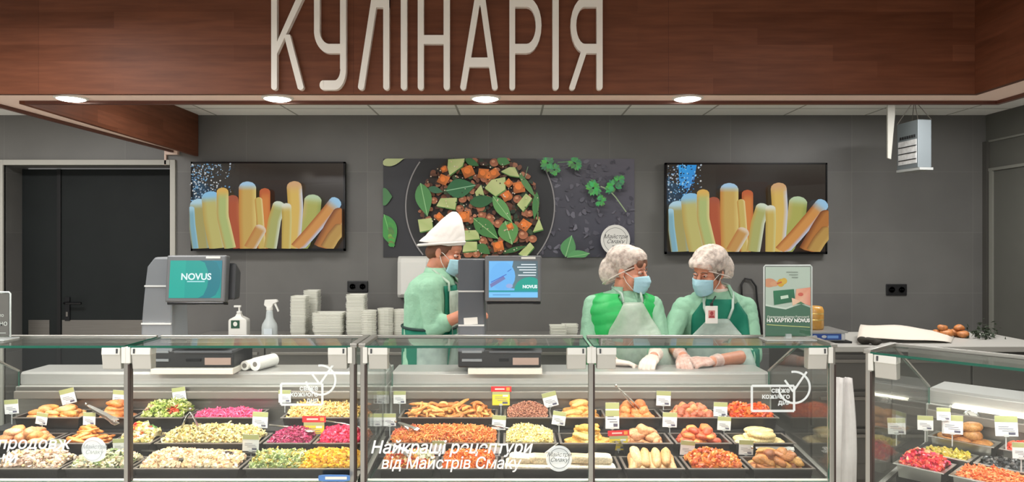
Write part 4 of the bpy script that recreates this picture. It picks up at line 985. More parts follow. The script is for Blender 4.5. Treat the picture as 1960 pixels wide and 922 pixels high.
# jar and small blue scale on the right counter
Yr = 4.5
b = MB()
x = xat(1563, Yr); t = thing('honey_jar', (x, Yr + .12, ZRC + .05), 'round golden jar half behind the promo sheet', 'jar')
x = xat(1556, Yr + .12)
t.location.x = x; ROOT[t.name][0] = x
b = MB(); b.lathe([(.062, 0), (.066, .01), (.066, .125), (.058, .145), (.045, .15)], (x, Yr + .12, ZRC + .075), 28); b.build('body', mat('golden', (196, 146, 72), .25, noise=.2, nscale=14), t, smooth=True)
b = MB()
for k in (.06, .1): b.lathe([(.0662, k), (.0672, k + .004), (.0662, k + .008)], (x, Yr + .12, ZRC + .075), 28)
b.build('gold_band', mat('gold_band', (226, 196, 120), .25, .6), t)
t.location.z = ZRC + .075; ROOT[t.name][2] = ZRC + .075
for ch in t.children: ch.location.z = -.025
x0, x1 = xat(1520, Yr), xat(1619, Yr); z0 = ZRC
t = thing('counter_scale', ((x0 + x1) / 2, Yr, z0), 'low counter scale with a blue display panel, right of the promo sheet', 'scale')
b = MB(); b.box(x0, x1, Yr, Yr + .26, z0 + .012, z0 + .066); b.build('body', mat('scale_white', (196, 198, 200), .4), t, bevel=.01)
b = MB(); b.box(x0 - .01, x1 + .01, Yr - .01, Yr + .27, z0 + .064, z0 + .075); b.build('weighing_plate', mat('plate_steel', (190, 190, 188), .3, .8), t, bevel=.003)
b = MB(); b.box(x0 + .02, x1 - .03, Yr - .004, Yr, z0 + .02, z0 + .058); k = b.build('front_panel', mat('panel_blue', (40, 70, 140), .3), t)
b = MB(); b.box(x1 - .12, x1 - .05, Yr - .006, Yr - .004, z0 + .03, z0 + .048); b.build('display', mat('display_blue', (110, 150, 210), .2), k)
for i in range(3):
    b = MB(); b.ell((x0 + .07 + i * .06, Yr - .004, z0 + .04), (.016, .003, .01)); b.build('button', mat('button_grey', (180, 184, 190), .4), k)
b = MB(); b.box(x0 - .0, x1 + .03, Yr - .02, Yr + .2, z0, z0 + .012); b.build('rubber_foot', BLACK, t)
# white cabinet front with a dark slot seen in the gap between the cases is part of the counter; a cloth bundle, paper sheet and pastries stand on it
b = MB(); G = []
for i in range(15):
    r_ = []
    for j in range(9):
        u, v = i / 14, j / 8; px = 1641 + 180 * u + 6 * v
        r_.append(Vector((xat(px, Yr - .02 + .33 * v), Yr - .02 + .33 * v, ZRC + .004 + .085 * (1 - u) ** .5 * (.35 + .65 * v) * (1 + .12 * math.sin(9 * u + 4 * v)) * (1 if u < .95 else .3))))
    G.append(r_)
b.sheet(G); tag(b.build('wrapping_paper', mat('paper_cream', (204, 196, 184), .8, bump=.2, bscale=14), solid=.0015, smooth=True), 'large sheet of cream wrapping paper rising over the right counter', 'paper sheet')
b = MB()
for k in range(7):
    a = k * .9; b.ell(at(1650 + 4.5 * k, 655, Yr - .07).xy.to_3d() + Vector((0, .02 * math.sin(a), ZRC + .022 + .008 * math.cos(a * 2))), (.03, .03, .022 - .001 * k), nu=10, nv=6)
t = tag(MB().box(0, 0, 0, 0, 0, 0).build('x', BLACK), None) if False else None
cl = thing('dark_cloth', at(1662, 655, Yr - .07).xy.to_3d() + Vector((0, 0, ZRC)), 'dark crumpled cloth lying at the foot of the cream paper', 'cloth')
remesh(b, 'cloth', mat('cloth_dark', (48, 44, 38), .9, bump=.4, bscale=50), cl, .006, 3)
bun = None
for k, (px, dy, s, dz) in enumerate(((1796, .3, 1, 0), (1812, .26, 1.1, 0), (1828, .3, 1, 0), (1843, .24, .95, 0), (1804, .27, .8, .045), (1836, .28, .85, .04))):
    p = at(px, 650, Yr + dy); z = ZRC + .025 * s + dz
    b = MB(); n_ = random.uniform(0, 6); b.ell((p.x, p.y, z), (.042 * s, .036 * s, .026 * s), nu=18, nv=12)
    b.v = [(vx, vy, vz + .003 * math.sin(90 * vx + n_)) for vx, vy, vz in b.v]
    tag(b.build('bread_roll', mat('bread_crust', (176, 112, 62), .5, noise=.35, nscale=40), smooth=True), 'small golden bread roll in the heap behind the cream paper', 'bread roll', 'bread rolls on the right counter')
# dark parsley bunch
b = MB(); r_ = random.Random(4)
for k in range(150):
    p = at(1880 + r_.gauss(0, 14), 650, Yr + .25 + r_.gauss(0, .05)); z = ZRC + abs(r_.gauss(0, .04)); s = .016
    R = Matrix.Rotation(r_.uniform(0, 6), 3, Vector((r_.gauss(0, 1), r_.gauss(0, 1), r_.gauss(0, 1) + .01)).normalized())
    b.add([R @ Vector(v) * s + Vector((p.x, p.y, z)) for v in ((-1, 0, 0), (0, -.5, .1), (1, 0, 0), (0, .5, .1))], [(0, 1, 2, 3)])
tag(b.build('herb_bunch', mat('herb_dark', (42, 54, 36), .7), norm=False), 'dark green bunch of herbs beside the bread rolls', 'herbs', None, 'stuff')
# hanging clear bag between the cases and rolled plastic behind the right case
def bag(name, px0, px1, py0, py1, Y, label, col, alpha):
    x0, x1, z0, z1 = xat(px0, Y), xat(px1, Y), zat(py1, Y), zat(py0, Y); G = []
    for i in range(17):
        r_ = []
        for j in range(25):
            u, v = i / 16, j / 24; w = .55 + .45 * math.sin(min(1, v * 1.7) * PI / 2)
            x = (x0 + x1) / 2 + (u - .5) * (x1 - x0) * w; r_.append(Vector((x, Y + .012 * math.sin(11 * u + 3 * v) + .006 * math.sin(31 * u), z1 - v * (z1 - z0))))
        G.append(r_)
    b = MB(); b.sheet(G); o = tag(b.build(name, film_mat('bag_' + name, col, alpha, .25, noise=.06, nscale=9), smooth=True, solid=.001), label, 'plastic bag', 'plastic bags')
    return o
bag('plastic_bag', 1590, 1640, 722, 1010, 3.62, 'milky plastic bag hanging in the gap between the two cases', (244, 240, 238), .72)
# ------------------------------------------------------------------ food
FOOD = attr_mat('food', 0.42, noise=.35, bump=.25, nscale=150); FOODWET = attr_mat('food_wet', 0.25, noise=.25, bump=.2, nscale=180)
TRAYM = mat('tray_black', (24, 23, 24), .28, coat=.2); TRAYE = mat('tray_rim', (120, 112, 106), .35, .4); PAN = mat('pan_steel', (186, 184, 178), .3, 1.0)
def sn(V, s, k=0.0):
    return np.sin(V[:, 0] * s + k) * np.cos(V[:, 1] * s * 1.13 + k * 2.1) + np.sin(V[:, 2] * s * .9 + k * .7) * np.cos(V[:, 0] * s * .6 + 1.3 * k)
def icos(n):
    bm = bmesh.new(); bmesh.ops.create_icosphere(bm, subdivisions=n, radius=1); V = np.array([v.co[:] for v in bm.verts]); Fc = [tuple(v.index for v in f.verts) for f in bm.faces]; bm.free(); return V, Fc
ICO1, ICO2, ICO3 = icos(1), icos(2), icos(3)
def make_tray(name, fl, w, d_, depth, label, m, rz=0.0, group='food trays', lip=.009):
    """fl: front-left corner of the lip"""
    t = thing(name, fl, label, 'tray' if name != 'steel_pan' else 'pan', group, rz)
    def rg(i, z, ins=0): i += ins; return [Vector((i, i, z)), Vector((w - i, i, z)), Vector((w - i, d_ - i, z)), Vector((i, d_ - i, z))]
    b = MB(); b.loft([rg(.016, -depth), rg(lip, -.003), rg(lip + .002, -.002), rg(.02, -depth + .004)]); b.build('basin', m, t, 'local')
    b = MB(); b.loft([rg(0, -.004), rg(0, 0), rg(lip + .002, 0), rg(lip + .002, -.004), rg(0, -.004)], cap=False); b.build('rim', TRAYE if m is TRAYM else m, t, 'local', bevel=.0012)
    return t
def mound(u, v, H):
    w_ = (v - .62) / (.62 if v < .62 else .38)
    return H * (max(0, 1 - abs(2 * u - 1) ** 3.4 * .85)) ** .5 * max(0, 1 - abs(w_) ** 1.8 * .8)
def shred(kind, r):
    if kind == 'shred':
        n = 4; L = r.uniform(.018, .04); w = r.uniform(.0018, .003); k = r.uniform(-.01, .01); V = []; 
        for i in range(n + 1):
            u = i / n - .5; x = u * L; z = k * (1 - 4 * u * u)
            V += [(x, -w, z - w), (x, w, z - w), (x, w, z + w), (x, -w, z + w)]
        Fc = [(i * 4 + j, i * 4 + (j + 1) % 4, i * 4 + 4 + (j + 1) % 4, i * 4 + 4 + j) for i in range(n) for j in range(4)] + [(3, 2, 1, 0), (n * 4, n * 4 + 1, n * 4 + 2, n * 4 + 3)]
        return np.array(V), Fc
    if kind == 'cube':
        s = r.uniform(.005, .0095); V = np.array([(x, y, z) for x in (-1, 1) for y in (-1, 1) for z in (-1, 1)], float) * np.array([s, s * r.uniform(.6, 1), s * r.uniform(.5, .9)])
        return V, [(0, 1, 3, 2), (4, 6, 7, 5), (0, 4, 5, 1), (2, 3, 7, 6), (0, 2, 6, 4), (1, 5, 7, 3)]
    if kind == 'grain':
        V = ICO1[0] * np.array([.0045, .003, .003]) * r.uniform(.8, 1.3); return V, ICO1[1]
    if kind == 'chunk':
        V = ICO1[0] * (1 + .3 * sn(ICO1[0], 2.3, r.uniform(0, 9)))[:, None] * np.array([.012, .009, .008]) * r.uniform(.7, 1.3); return V, ICO1[1]
    if kind == 'bit':
        V = ICO1[0] * (1 + .25 * sn(ICO1[0], 2.0, r.uniform(0, 9)))[:, None] * np.array([.0085, .006, .005]) * r.uniform(.7, 1.3); return V, ICO1[1]
    if kind == 'flake':
        L, w = r.uniform(.008, .018), r.uniform(.005, .011); k = r.uniform(.001, .005)
        V = np.array([(-L, 0, 0), (-L * .3, -w, k), (L * .4, -w * .8, k), (L, 0, 0), (L * .4, w * .8, -k), (-L * .3, w, -k), (0, 0, k * 1.5)])
        return V, [(0, 1, 6), (1, 2, 6), (2, 3, 6), (3, 4, 6), (4, 5, 6), (5, 0, 6)]
def rand_rot(r, flat=.0):
    ax = Vector((r.gauss(0, 1), r.gauss(0, 1), r.gauss(0, 1))).normalized(); a = r.uniform(0, 2 * PI) * (1 - flat)
    return np.array(Matrix.Rotation(a, 3, ax)) @ np.array(Matrix.Rotation(r.uniform(0, 2 * PI), 3, 'Z'))
def heap(name, label, cat, fl, w, d_, H, n, kinds, palette, seed, rz=0.0, base=-.03, m=None, x0=0.0, x1=1.0, flat=.5, patches=None, skew=0.0):
    """loose food nobody could count, heaped in a tray: one object"""
    r = random.Random(seed); b = MB(); i = .014; H = H + .008; o = np.array(fl); U, Vn = 21, 15
    cav = tuple(sum(lin(c)[k] for c in palette) / len(palette) * .8 for k in range(3))
    xs0, xs1 = i + (w - 2 * i) * x0, i + (w - 2 * i) * x1
    hf = lambda u, v: base + .012 + (mound(u, v, H - base - .012)) * (1 + .12 * math.sin(7 * u + seed) * math.sin(5 * v + seed * 2)) * (1 + skew * (u - .5))
    G = [[Vector((xs0 + (xs1 - xs0) * a / (U - 1), i + (d_ - 2 * i) * c / (Vn - 1), hf(a / (U - 1), c / (Vn - 1)) - .006)) for c in range(Vn)] for a in range(U)]
    G = [[Vector((min(max(p.x, .024), w - .024), min(max(p.y, .024), d_ - .024), p.z)) for p in g] for g in G]; b.sheet(G, 0, cav)
    for k in range(n):
        u, v = r.uniform(.02, .98), r.uniform(.02, .98)
        pal = palette
        if patches:
            for (pu, pv, pr, pp) in patches:
                if (u - pu) ** 2 + (v - pv) ** 2 < pr * pr: pal = pp
        V, Fc = shred(r.choice(kinds), r); R = rand_rot(r, flat); c = lin(r.choice(pal)); f = r.uniform(.82, 1.14); c = tuple(min(1, q * f) for q in c)
        V = V @ R.T + np.array([xs0 + (xs1 - xs0) * u, i + (d_ - 2 * i) * v, hf(u, v) + r.uniform(-.004, .004)])
        V[:, 2] = np.maximum(V[:, 2], -.046); q_ = .0125 + .012 * np.clip(-V[:, 2] / .05, 0, 1)
        V[:, 0] = np.clip(V[:, 0], q_, w - q_); V[:, 1] = np.clip(V[:, 1], q_, d_ - q_)
        b.add(V.tolist(), Fc, 0, c)
    me = b.mesh(name, m or FOOD); ob = bpy.data.objects.new(name, me); COL.objects.link(ob); ob.location = fl; ob.rotation_euler = (0, 0, rz)
    tag(ob, label, cat, None, 'stuff'); ROOT[ob.name] = o; return ob
# countable pieces -------------------------------------------------
PV = {}
def piece_mesh(kind, col, seed):
    r = random.Random(seed); c = np.array(lin(col)); V, Fc = ICO3; V = V.copy(); k = seed * 1.7
    if kind == 'cutlet': V *= np.array([.042, .024, .015]) * (1 + .10 * sn(V, 3.1, k) + .05 * sn(V, 9, k))[:, None]
    elif kind == 'ball': V *= np.array([.027, .026, .024]) * (1 + .05 * sn(V, 3, k) + .03 * sn(V, 11, k))[:, None]
    elif kind == 'potato': V *= np.array([.036, .026, .023]) * (1 + .07 * sn(V, 2.2, k))[:, None]
    elif kind == 'small': V *= np.array([.021, .018, .016]) * (1 + .14 * sn(V, 3.0, k))[:, None]
    elif kind == 'chicken': V *= np.array([.04, .03, .022]) * (1 + .16 * sn(V, 2.1, k) + .06 * sn(V, 6, k))[:, None]
    elif kind == 'pancake':
        rr = np.sqrt(V[:, 0] ** 2 + V[:, 1] ** 2); V *= np.array([.052, .033, .016]); V[:, 2] = np.clip(V[:, 2], -.0115, .0115)
    elif kind == 'fish': V *= np.array([.052, .021, .014]) * (1 + .12 * sn(V, 2.4, k) + .05 * sn(V, 8, k))[:, None]; V[:, 2] += .012 * np.sin(V[:, 0] * 30 + k)
    elif kind == 'meat': V *= np.array([.045, .028, .02]) * (1 + .2 * sn(V, 2.3, k) + .08 * sn(V, 7, k))[:, None]
    elif kind == 'strip': V *= np.array([.05, .011, .009]) * (1 + .14 * sn(V, 3, k) + .06 * sn(V, 9, k))[:, None]; V[:, 2] += .01 * np.sin(V[:, 0] * 26 + k); V[:, 1] += .01 * np.sin(V[:, 0] * 30 + 2 * k)
    elif kind == 'roll':
        rr = V.copy(); s = np.sign(V[:, 0]) * np.abs(V[:, 0]) ** .55; V = np.stack([s * .058, V[:, 1] * .021, V[:, 2] * .017], 1); V *= (1 + .05 * sn(rr, 4, k))[:, None]
    elif kind == 'slab':
        s = np.sign(V) * np.abs(V) ** .38; V = s * np.array([.044, .033, .014]) * (1 + .03 * sn(V, 5, k))[:, None]
    elif kind == 'ring':
        n1, n2 = 28, 8; vs = []; R_ = r.uniform(.022, .032)
        for i in range(n1):
            a = 2 * PI * i / n1
            for j in range(n2):
                q = 2 * PI * j / n2; rr = R_ + .008 * math.cos(q) * (1 + .2 * math.sin(5 * a + k)); vs.append((rr * math.cos(a), rr * .85 * math.sin(a), .007 * math.sin(q) + .004 * math.sin(2 * a + k)))
        V = np.array(vs); Fc = [(i * n2 + j, ((i + 1) % n1) * n2 + j, ((i + 1) % n1) * n2 + (j + 1) % n2, i * n2 + (j + 1) % n2) for i in range(n1) for j in range(n2)]
    b = MB(); nz = sn(V, 90, k) * .12 + sn(V, 230, k * 2) * .08
    cs = [tuple(float(min(1, max(0, c[q] * (1 + nz[i] * (1 + .5 * q))))) for q in range(3)) for i in range(len(V))]
    PV[(kind, seed)] = V; b.add(V.tolist(), Fc, 0, cs); return b.mesh(kind, FOOD, True)
def pile(name, label, cat, group, kind, cols, spots, seed, origin, rz=0.0, dims=None):
    """spots: (x, y, z, yaw, pitch, roll, size) in the tray; one object per piece, sharing four meshes"""
    ms = [piece_mesh(kind, cols[i % len(cols)], seed + i) for i in range(4)]; R0 = Matrix.Rotation(rz, 4, 'Z'); out = []
    for i, (x, y, z, yaw, pi_, ro, s) in enumerate(spots):
        o = bpy.data.objects.new(name, ms[i % 4]); COL.objects.link(o)
        A_m = np.array((Matrix.Rotation(yaw, 3, 'Z') @ Matrix.Rotation(pi_, 3, 'Y') @ Matrix.Rotation(ro, 3, 'X')) * s)
        V_ = PV[(kind, seed + i % 4)] @ A_m.T; lo, hi = V_.min(0), V_.max(0)
        z = max(z, -.048 - lo[2])
        if dims:                                   # keep it inside the tray
            k_ = .014 if z + lo[2] < -.006 else .004
            x = min(max(x, k_ - lo[0]), dims[0] - k_ - hi[0]); y = min(max(y, k_ - lo[1]), dims[1] - k_ - hi[1])
        o.matrix_world = Matrix.Translation(Vector(origin)) @ R0 @ Matrix.Translation((x, y, z)) @ Matrix.Rotation(yaw, 4, 'Z') @ Matrix.Rotation(pi_, 4, 'Y') @ Matrix.Rotation(ro, 4, 'X') @ Matrix.Scale(s, 4)
        tag(o, label, cat, group); out.append(o)
    return out
def stacked(w, d_, nx, ny, layers, dz, seed, yaw=0.0, jit=.35, base=-.03, s=1.0, tilt=.3, inset=.03, pitch=0.0):
    r = random.Random(seed); out = []
    for L in range(layers):
        ax, ay = nx - (L % 2 if L < 2 else L - 1), max(1, ny - (L + 1) // 2)
        ax = max(1, ax); i = inset + L * .012
        for a in range(ax):
            for c in range(ay):
                x = i + (w - 2 * i) * ((a + .5) / ax) + r.uniform(-.006, .006); y = i * .8 + (d_ - 1.6 * i) * ((c + .5) / ay) + r.uniform(-.005, .005)
                out.append((x, y, base + L * dz + r.uniform(0, .005), yaw + r.uniform(-jit, jit), pitch + r.uniform(-tilt, tilt) * .5, r.uniform(-tilt, tilt), s * r.uniform(.9, 1.1)))
    return out
YROW = [YC + y for y, z in STEPS]; ZROW = [z for y, z in STEPS]; TD = .172
seedc = [100]
def tray_px(row, px0, px1, what, side, contents):
    """row 0 front, 1 middle, 2 back; px0, px1: the ends of the front lip in the picture"""
    Y = YROW[row]; x0, x1 = xat(px0, Y), xat(px1, Y); fl = (x0, Y, ZROW[row]); w = x1 - x0; seedc[0] += 7; sd = seedc[0]
    rn = ('front', 'middle', 'back')[row]
    make_tray('serving_tray', fl, w, TD, .054, 'black tray of %s in the %s row of the %s case' % (what, rn, side), TRAYM)
    contents(fl, w, sd, rn, side)
def H_(name, adj, cat, H, n, kinds, pal, **k):
    def fn(fl, w, sd, rn, side): heap(name, '%s heaped in its black tray, %s row of the %s case' % (adj, rn, side), cat, fl, w, TD, H, int(n * w / .25), kinds, pal, sd, **k)
    return fn
def P_(name, adj, cat, kind, cols, nx, ny, layers, dz, **k):
    def fn(fl, w, sd, rn, side): pile(name, '%s in the %s row of the %s case' % (adj, rn, side), cat, '%s, %s row, %s case' % (adj, rn, side), kind, cols, stacked(w, TD, nx, ny, layers, dz, sd, **k), sd, fl, 0.0, (w, TD))
    return fn
def both(*f):
    def fn(*a):
        for q_ in f: q_(*a)
    return fn
# middle case ---------------------------------------------------
B_ = 'middle'
tray_px(2, 762, 952, 'fried onion rings and strips', B_, both(P_('fried_ring', 'curled golden fried ring', 'fried snack', 'ring', [(226, 156, 84), (212, 132, 62), (236, 176, 104), (206, 126, 66)], 8, 3, 4, .016, tilt=1.3, jit=3, base=-.02, s=.95),
        P_('fried_strip', 'long golden fried strip', 'fried snack', 'strip', [(230, 166, 92), (216, 138, 70), (238, 180, 100), (200, 120, 60)], 6, 3, 4, .018, tilt=.5, jit=1.5, base=-.012)))
tray_px(2, 964, 1057, 'reddish buckwheat', B_, H_('buckwheat', 'reddish brown buckwheat', 'grain', .035, 1500, ['grain'], [(190, 128, 100), (166, 104, 80), (206, 146, 116), (150, 92, 72)]))
tray_px(2, 1064, 1162, 'pale gold breaded cutlets', B_, P_('cutlet', 'pale gold breaded cutlet', 'cutlet', 'cutlet', [(232, 172, 92), (224, 160, 80), (238, 184, 110), (220, 150, 76)], 3, 4, 5, .018, jit=.7, s=1.1))
tray_px(2, 1172, 1268, 'round orange croquettes', B_, P_('croquette', 'round orange brown croquette', 'croquette', 'ball', [(224, 134, 72), (210, 116, 58), (228, 146, 84), (196, 104, 54)], 4, 3, 4, .022, jit=2, s=1.02))
tray_px(2, 1276, 1390, 'small roast potatoes', B_, P_('roast_potato', 'small reddish roast potato', 'potato', 'small', [(196, 112, 76), (214, 140, 92), (180, 92, 62), (222, 156, 100)], 6, 5, 5, .014, jit=3, tilt=1, s=1.1))
tray_px(2, 1396, 1492, 'stewed orange carrots', B_, H_('stewed_carrot', 'bright orange stewed carrots', 'vegetables', .03, 260, ['chunk'], [(232, 100, 36), (214, 76, 30), (240, 126, 50), (186, 60, 30)], m=FOODWET))
tray_px(1, 738, 956, 'shredded carrot salad', B_, H_('carrot_salad', 'orange shredded carrot salad', 'salad', .038, 900, ['shred'], [(236, 140, 64), (226, 120, 50), (240, 160, 90), (214, 110, 56), (220, 150, 70)], patches=[(.12, .5, .14, [(224, 110, 70), (206, 90, 60), (236, 140, 100)])]))
tray_px(1, 963, 1066, 'pale yellow noodles', B_, H_('noodles', 'pale yellow noodle salad', 'salad', .034, 1000, ['shred'], [(244, 222, 144), (238, 210, 126), (246, 230, 168), (250, 236, 190)]))
tray_px(1, 1072, 1184, 'yellow battered fish', B_, P_('battered_fish', 'yellow battered fish piece', 'fish', 'fish', [(238, 190, 96), (230, 176, 80), (242, 204, 120), (226, 164, 76)], 2, 5, 5, .017, jit=.6, s=1.12))
tray_px(1, 1190, 1289, 'roast chicken pieces', B_, P_('chicken_piece', 'pale brown roast chicken piece', 'chicken', 'chicken', [(216, 150, 100), (226, 166, 116), (200, 132, 88), (228, 158, 112)], 3, 4, 4, .021, jit=2))
tray_px(1, 1294, 1402, 'glazed red chicken pieces', B_, P_('glazed_chicken', 'glazed reddish chicken piece', 'chicken', 'chicken', [(206, 92, 54), (222, 120, 62), (190, 76, 46), (228, 140, 72)], 4, 4, 4, .02, jit=2, s=.85))
tray_px(1, 1406, 1525, 'oval cream pancakes', B_, P_('thick_pancake', 'thick oval cream coloured pancake', 'pancake', 'pancake', [(240, 216, 156), (236, 208, 144), (244, 224, 170), (234, 204, 140)], 2, 4, 3, .022, jit=.25, tilt=.2, base=-.022, s=1.12))
tray_px(0, 722, 832, 'stewed mixed vegetables', B_, H_('mixed_vegetables', 'stewed peppers and noodles', 'vegetables', .03, 480, ['shred', 'chunk', 'flake'], [(232, 120, 44), (240, 180, 100), (214, 64, 36), (236, 206, 150), (226, 150, 60), (200, 60, 30)], m=FOODWET, patches=[(.85, .5, .22, [(230, 224, 200), (206, 200, 170), (190, 196, 150)])]))
tray_px(0, 838, 952, 'bright orange carrot', B_, H_('grated_carrot', 'bright orange grated carrot', 'salad', .034, 800, ['shred', 'bit'], [(240, 128, 40), (232, 112, 30), (244, 146, 60), (226, 104, 36)], m=FOODWET))
tray_px(0, 958, 1190, 'pale rolled flatbreads', B_, P_('stuffed_flatbread', 'pale folded flatbread', 'flatbread', 'slab', [(238, 220, 192), (232, 208, 172), (240, 226, 204), (228, 200, 160)], 6, 2, 2, .03, jit=.06, tilt=.12, base=-.016, s=1.12))
tray_px(0, 1196, 1312, 'tan rolled crepes', B_, P_('rolled_crepe', 'tan rolled crepe', 'crepe', 'roll', [(226, 176, 118), (216, 160, 100), (234, 190, 136), (220, 168, 108)], 5, 2, 2, .026, yaw=1.5, jit=.22, tilt=.15, base=-.008, pitch=-.42, s=1.1))
tray_px(0, 1318, 1434, 'orange braised pieces', B_, H_('braised_stew', 'orange braised vegetable pieces', 'vegetables', .036, 300, ['chunk', 'flake'], [(236, 136, 56), (226, 116, 44), (242, 160, 80), (214, 90, 50)], m=FOODWET))
tray_px(0, 1440, 1562, 'brown roast meat', B_, P_('roast_meat', 'brown roast meat piece', 'meat', 'meat', [(176, 108, 56), (196, 128, 66), (150, 84, 44), (206, 150, 80)], 4, 4, 4, .021, jit=3, tilt=.7))
# left case -----------------------------------------------------
A_ = 'left'
tray_px(2, 22, 152, 'tan and orange fried pieces', A_, P_('fried_fillet', 'tan fried fillet piece', 'fried fillet', 'cutlet', [(222, 168, 104), (226, 134, 64), (214, 150, 90), (230, 146, 70)], 4, 4, 4, .017, jit=1, s=.92))
tray_px(2, 158, 252, 'dark orange fried cutlets', A_, P_('fried_cutlet', 'dark orange fried cutlet', 'cutlet', 'cutlet', [(214, 124, 58), (200, 108, 48), (222, 138, 70), (206, 128, 72)], 2, 4, 5, .018, jit=.5, s=1.15))
tray_px(2, 258, 350, 'green cabbage salad', A_, H_('green_salad', 'green cabbage and tomato salad', 'salad', .05, 560, ['shred', 'flake'], [(186, 196, 96), (150, 170, 70), (220, 222, 160), (124, 150, 60), (206, 206, 130)], patches=[(.72, .25, .13, [(214, 74, 34), (190, 60, 30)]), (.12, .3, .1, [(180, 140, 110), (220, 190, 170)])]))
tray_px(2, 354, 492, 'pink cabbage', A_, H_('pink_cabbage', 'bright pink pickled cabbage', 'salad', .004, 700, ['shred', 'bit'], [(238, 92, 140), (230, 70, 124), (242, 120, 160), (220, 60, 110)], base=-.045))
tray_px(2, 536, 690, 'pale yellow pasta salad', A_, H_('pasta_salad', 'pale yellow pasta salad', 'salad', .036, 560, ['bit', 'shred'], [(242, 206, 128), (236, 194, 112), (246, 220, 160), (228, 180, 100)]))
tray_px(1, -40, 84, 'pale roast chops', A_, P_('roast_chop', 'pale orange roast chop', 'chop', 'chicken', [(226, 160, 112), (216, 140, 88), (232, 176, 130), (220, 150, 84)], 4, 4, 4, .019, jit=2, s=.92))
tray_px(1, 90, 208, 'orange fried strips', A_, P_('fried_stick', 'orange brown fried stick', 'fried snack', 'strip', [(226, 144, 66), (212, 124, 52), (234, 160, 84), (220, 134, 60)], 3, 6, 6, .013, jit=.5, s=1.05))
tray_px(1, 214, 288, 'salad with peppers', A_, H_('pepper_salad', 'cream salad with red and yellow peppers', 'salad', .045, 560, ['chunk', 'bit', 'flake'], [(236, 214, 160), (228, 200, 120), (240, 226, 190), (210, 204, 120)], patches=[(.3, .55, .2, [(238, 206, 60), (228, 90, 40), (210, 40, 40)]), (.8, .7, .14, [(206, 50, 50), (90, 130, 60)]), (.6, .2, .14, [(230, 110, 40), (240, 230, 190)])]))
tray_px(1, 294, 498, 'pale yellow cabbage salad', A_, H_('cabbage_salad', 'pale yellow cabbage salad', 'salad', .042, 620, ['bit', 'flake', 'shred'], [(238, 220, 158), (230, 208, 138), (214, 206, 124), (244, 230, 180), (226, 190, 130)]))
tray_px(1, 503, 594, 'dark beetroot', A_, H_('beetroot_salad', 'dark purple red beetroot', 'salad', .022, 800, ['bit', 'shred'], [(178, 44, 92), (160, 34, 78), (196, 64, 110), (150, 40, 84)], m=FOODWET))
tray_px(1, 598, 692, 'bright crimson beet', A_, H_('crimson_beet', 'bright crimson beet salad', 'salad', .034, 640, ['bit', 'chunk'], [(234, 44, 90), (222, 30, 74), (240, 70, 110), (206, 28, 70)], m=FOODWET))
tray_px(0, -30, 112, 'pale mushroom salad', A_, H_('mushroom_salad', 'pale pink mushroom salad', 'salad', .036, 480, ['bit', 'chunk', 'flake'], [(236, 208, 186), (224, 190, 166), (240, 222, 204), (206, 170, 150), (240, 214, 160)]))
tray_px(0, 117, 246, 'cream salad with herbs', A_, H_('herb_salad', 'cream salad with green herbs', 'salad', .034, 560, ['cube', 'bit', 'flake'], [(238, 228, 196), (226, 214, 176), (208, 210, 160), (232, 200, 170), (150, 170, 110), (70, 80, 50)]))
tray_px(0, 252, 458, 'cream meat salad', A_, H_('cream_salad', 'cream salad with pale ham', 'salad', .038, 620, ['bit', 'chunk', 'cube'], [(244, 220, 174), (236, 204, 160), (242, 196, 164), (248, 232, 200), (232, 186, 130)], patches=[(.83, .5, .07, [(70, 50, 40)]), (.4, .2, .03, [(60, 50, 40)]), (.78, .75, .16, [(240, 196, 120), (236, 180, 110)])]))
tray_px(0, 464, 692, 'green salad and sweetcorn', A_, both(H_('leaf_salad', 'pale green leaf salad', 'salad', .034, 420, ['flake', 'shred'], [(196, 206, 130), (170, 186, 104), (220, 222, 170), (224, 190, 90), (150, 170, 110)], x1=.55),
        H_('sweetcorn', 'bright yellow sweetcorn salad', 'salad', .04, 420, ['chunk', 'bit'], [(244, 186, 30), (238, 170, 20), (248, 202, 60), (232, 160, 40)], x0=.45, m=FOODWET)))
# steel pans of the right case
def panC(a, d_, z, w, dp, what, label, fn):
    p = inC(a, d_, z); make_tray('steel_pan', p, w, dp, .055, label, PAN, RC, 'steel pans in the right case', .012); seedc[0] += 7; fn(p, w, dp, seedc[0])
ZC3 = [.70, .735, .785]
def HC_(name, label, cat, H, n, kinds, pal, **k):
    return lambda p, w, dp, sd: heap(name, label, cat, p, w, dp, H, n, kinds, pal, sd, rz=RC, **k)
panC(.02, .22, .70, .18, .17, 'tomato', 'steel pan of red tomato pieces at the near left of the right case', HC_('tomato_salad', 'red tomato pieces in a steel pan of the right case', 'salad', .032, 240, ['chunk', 'flake'], [(222, 40, 50), (206, 28, 60), (230, 80, 60), (236, 150, 110), (214, 50, 90)], m=FOODWET))
panC(.215, .22, .70, .34, .17, 'carrot', 'long steel pan of orange carrot in front of the right case', HC_('carrot_strips', 'orange grated carrot in the long steel pan', 'salad', .012, 1100, ['shred', 'bit'], [(240, 130, 66), (232, 112, 56), (244, 150, 90)]))
panC(.05, .40, .715, .19, .125, 'pickle', 'steel pan of yellow pickles behind the red tomatoes', HC_('pickles', 'yellow green pickles in a steel pan', 'pickles', .004, 160, ['chunk', 'flake'], [(226, 196, 84), (206, 190, 70), (236, 210, 120), (190, 176, 60)], m=FOODWET))
panC(.25, .40, .715, .19, .125, 'olives', 'steel pan of black olives behind the carrot pan', HC_('black_olives', 'dark olive pieces in a steel pan', 'olives', .008, 170, ['chunk', 'flake'], [(52, 54, 56), (36, 38, 40), (80, 82, 84), (110, 108, 106)], m=FOODWET))
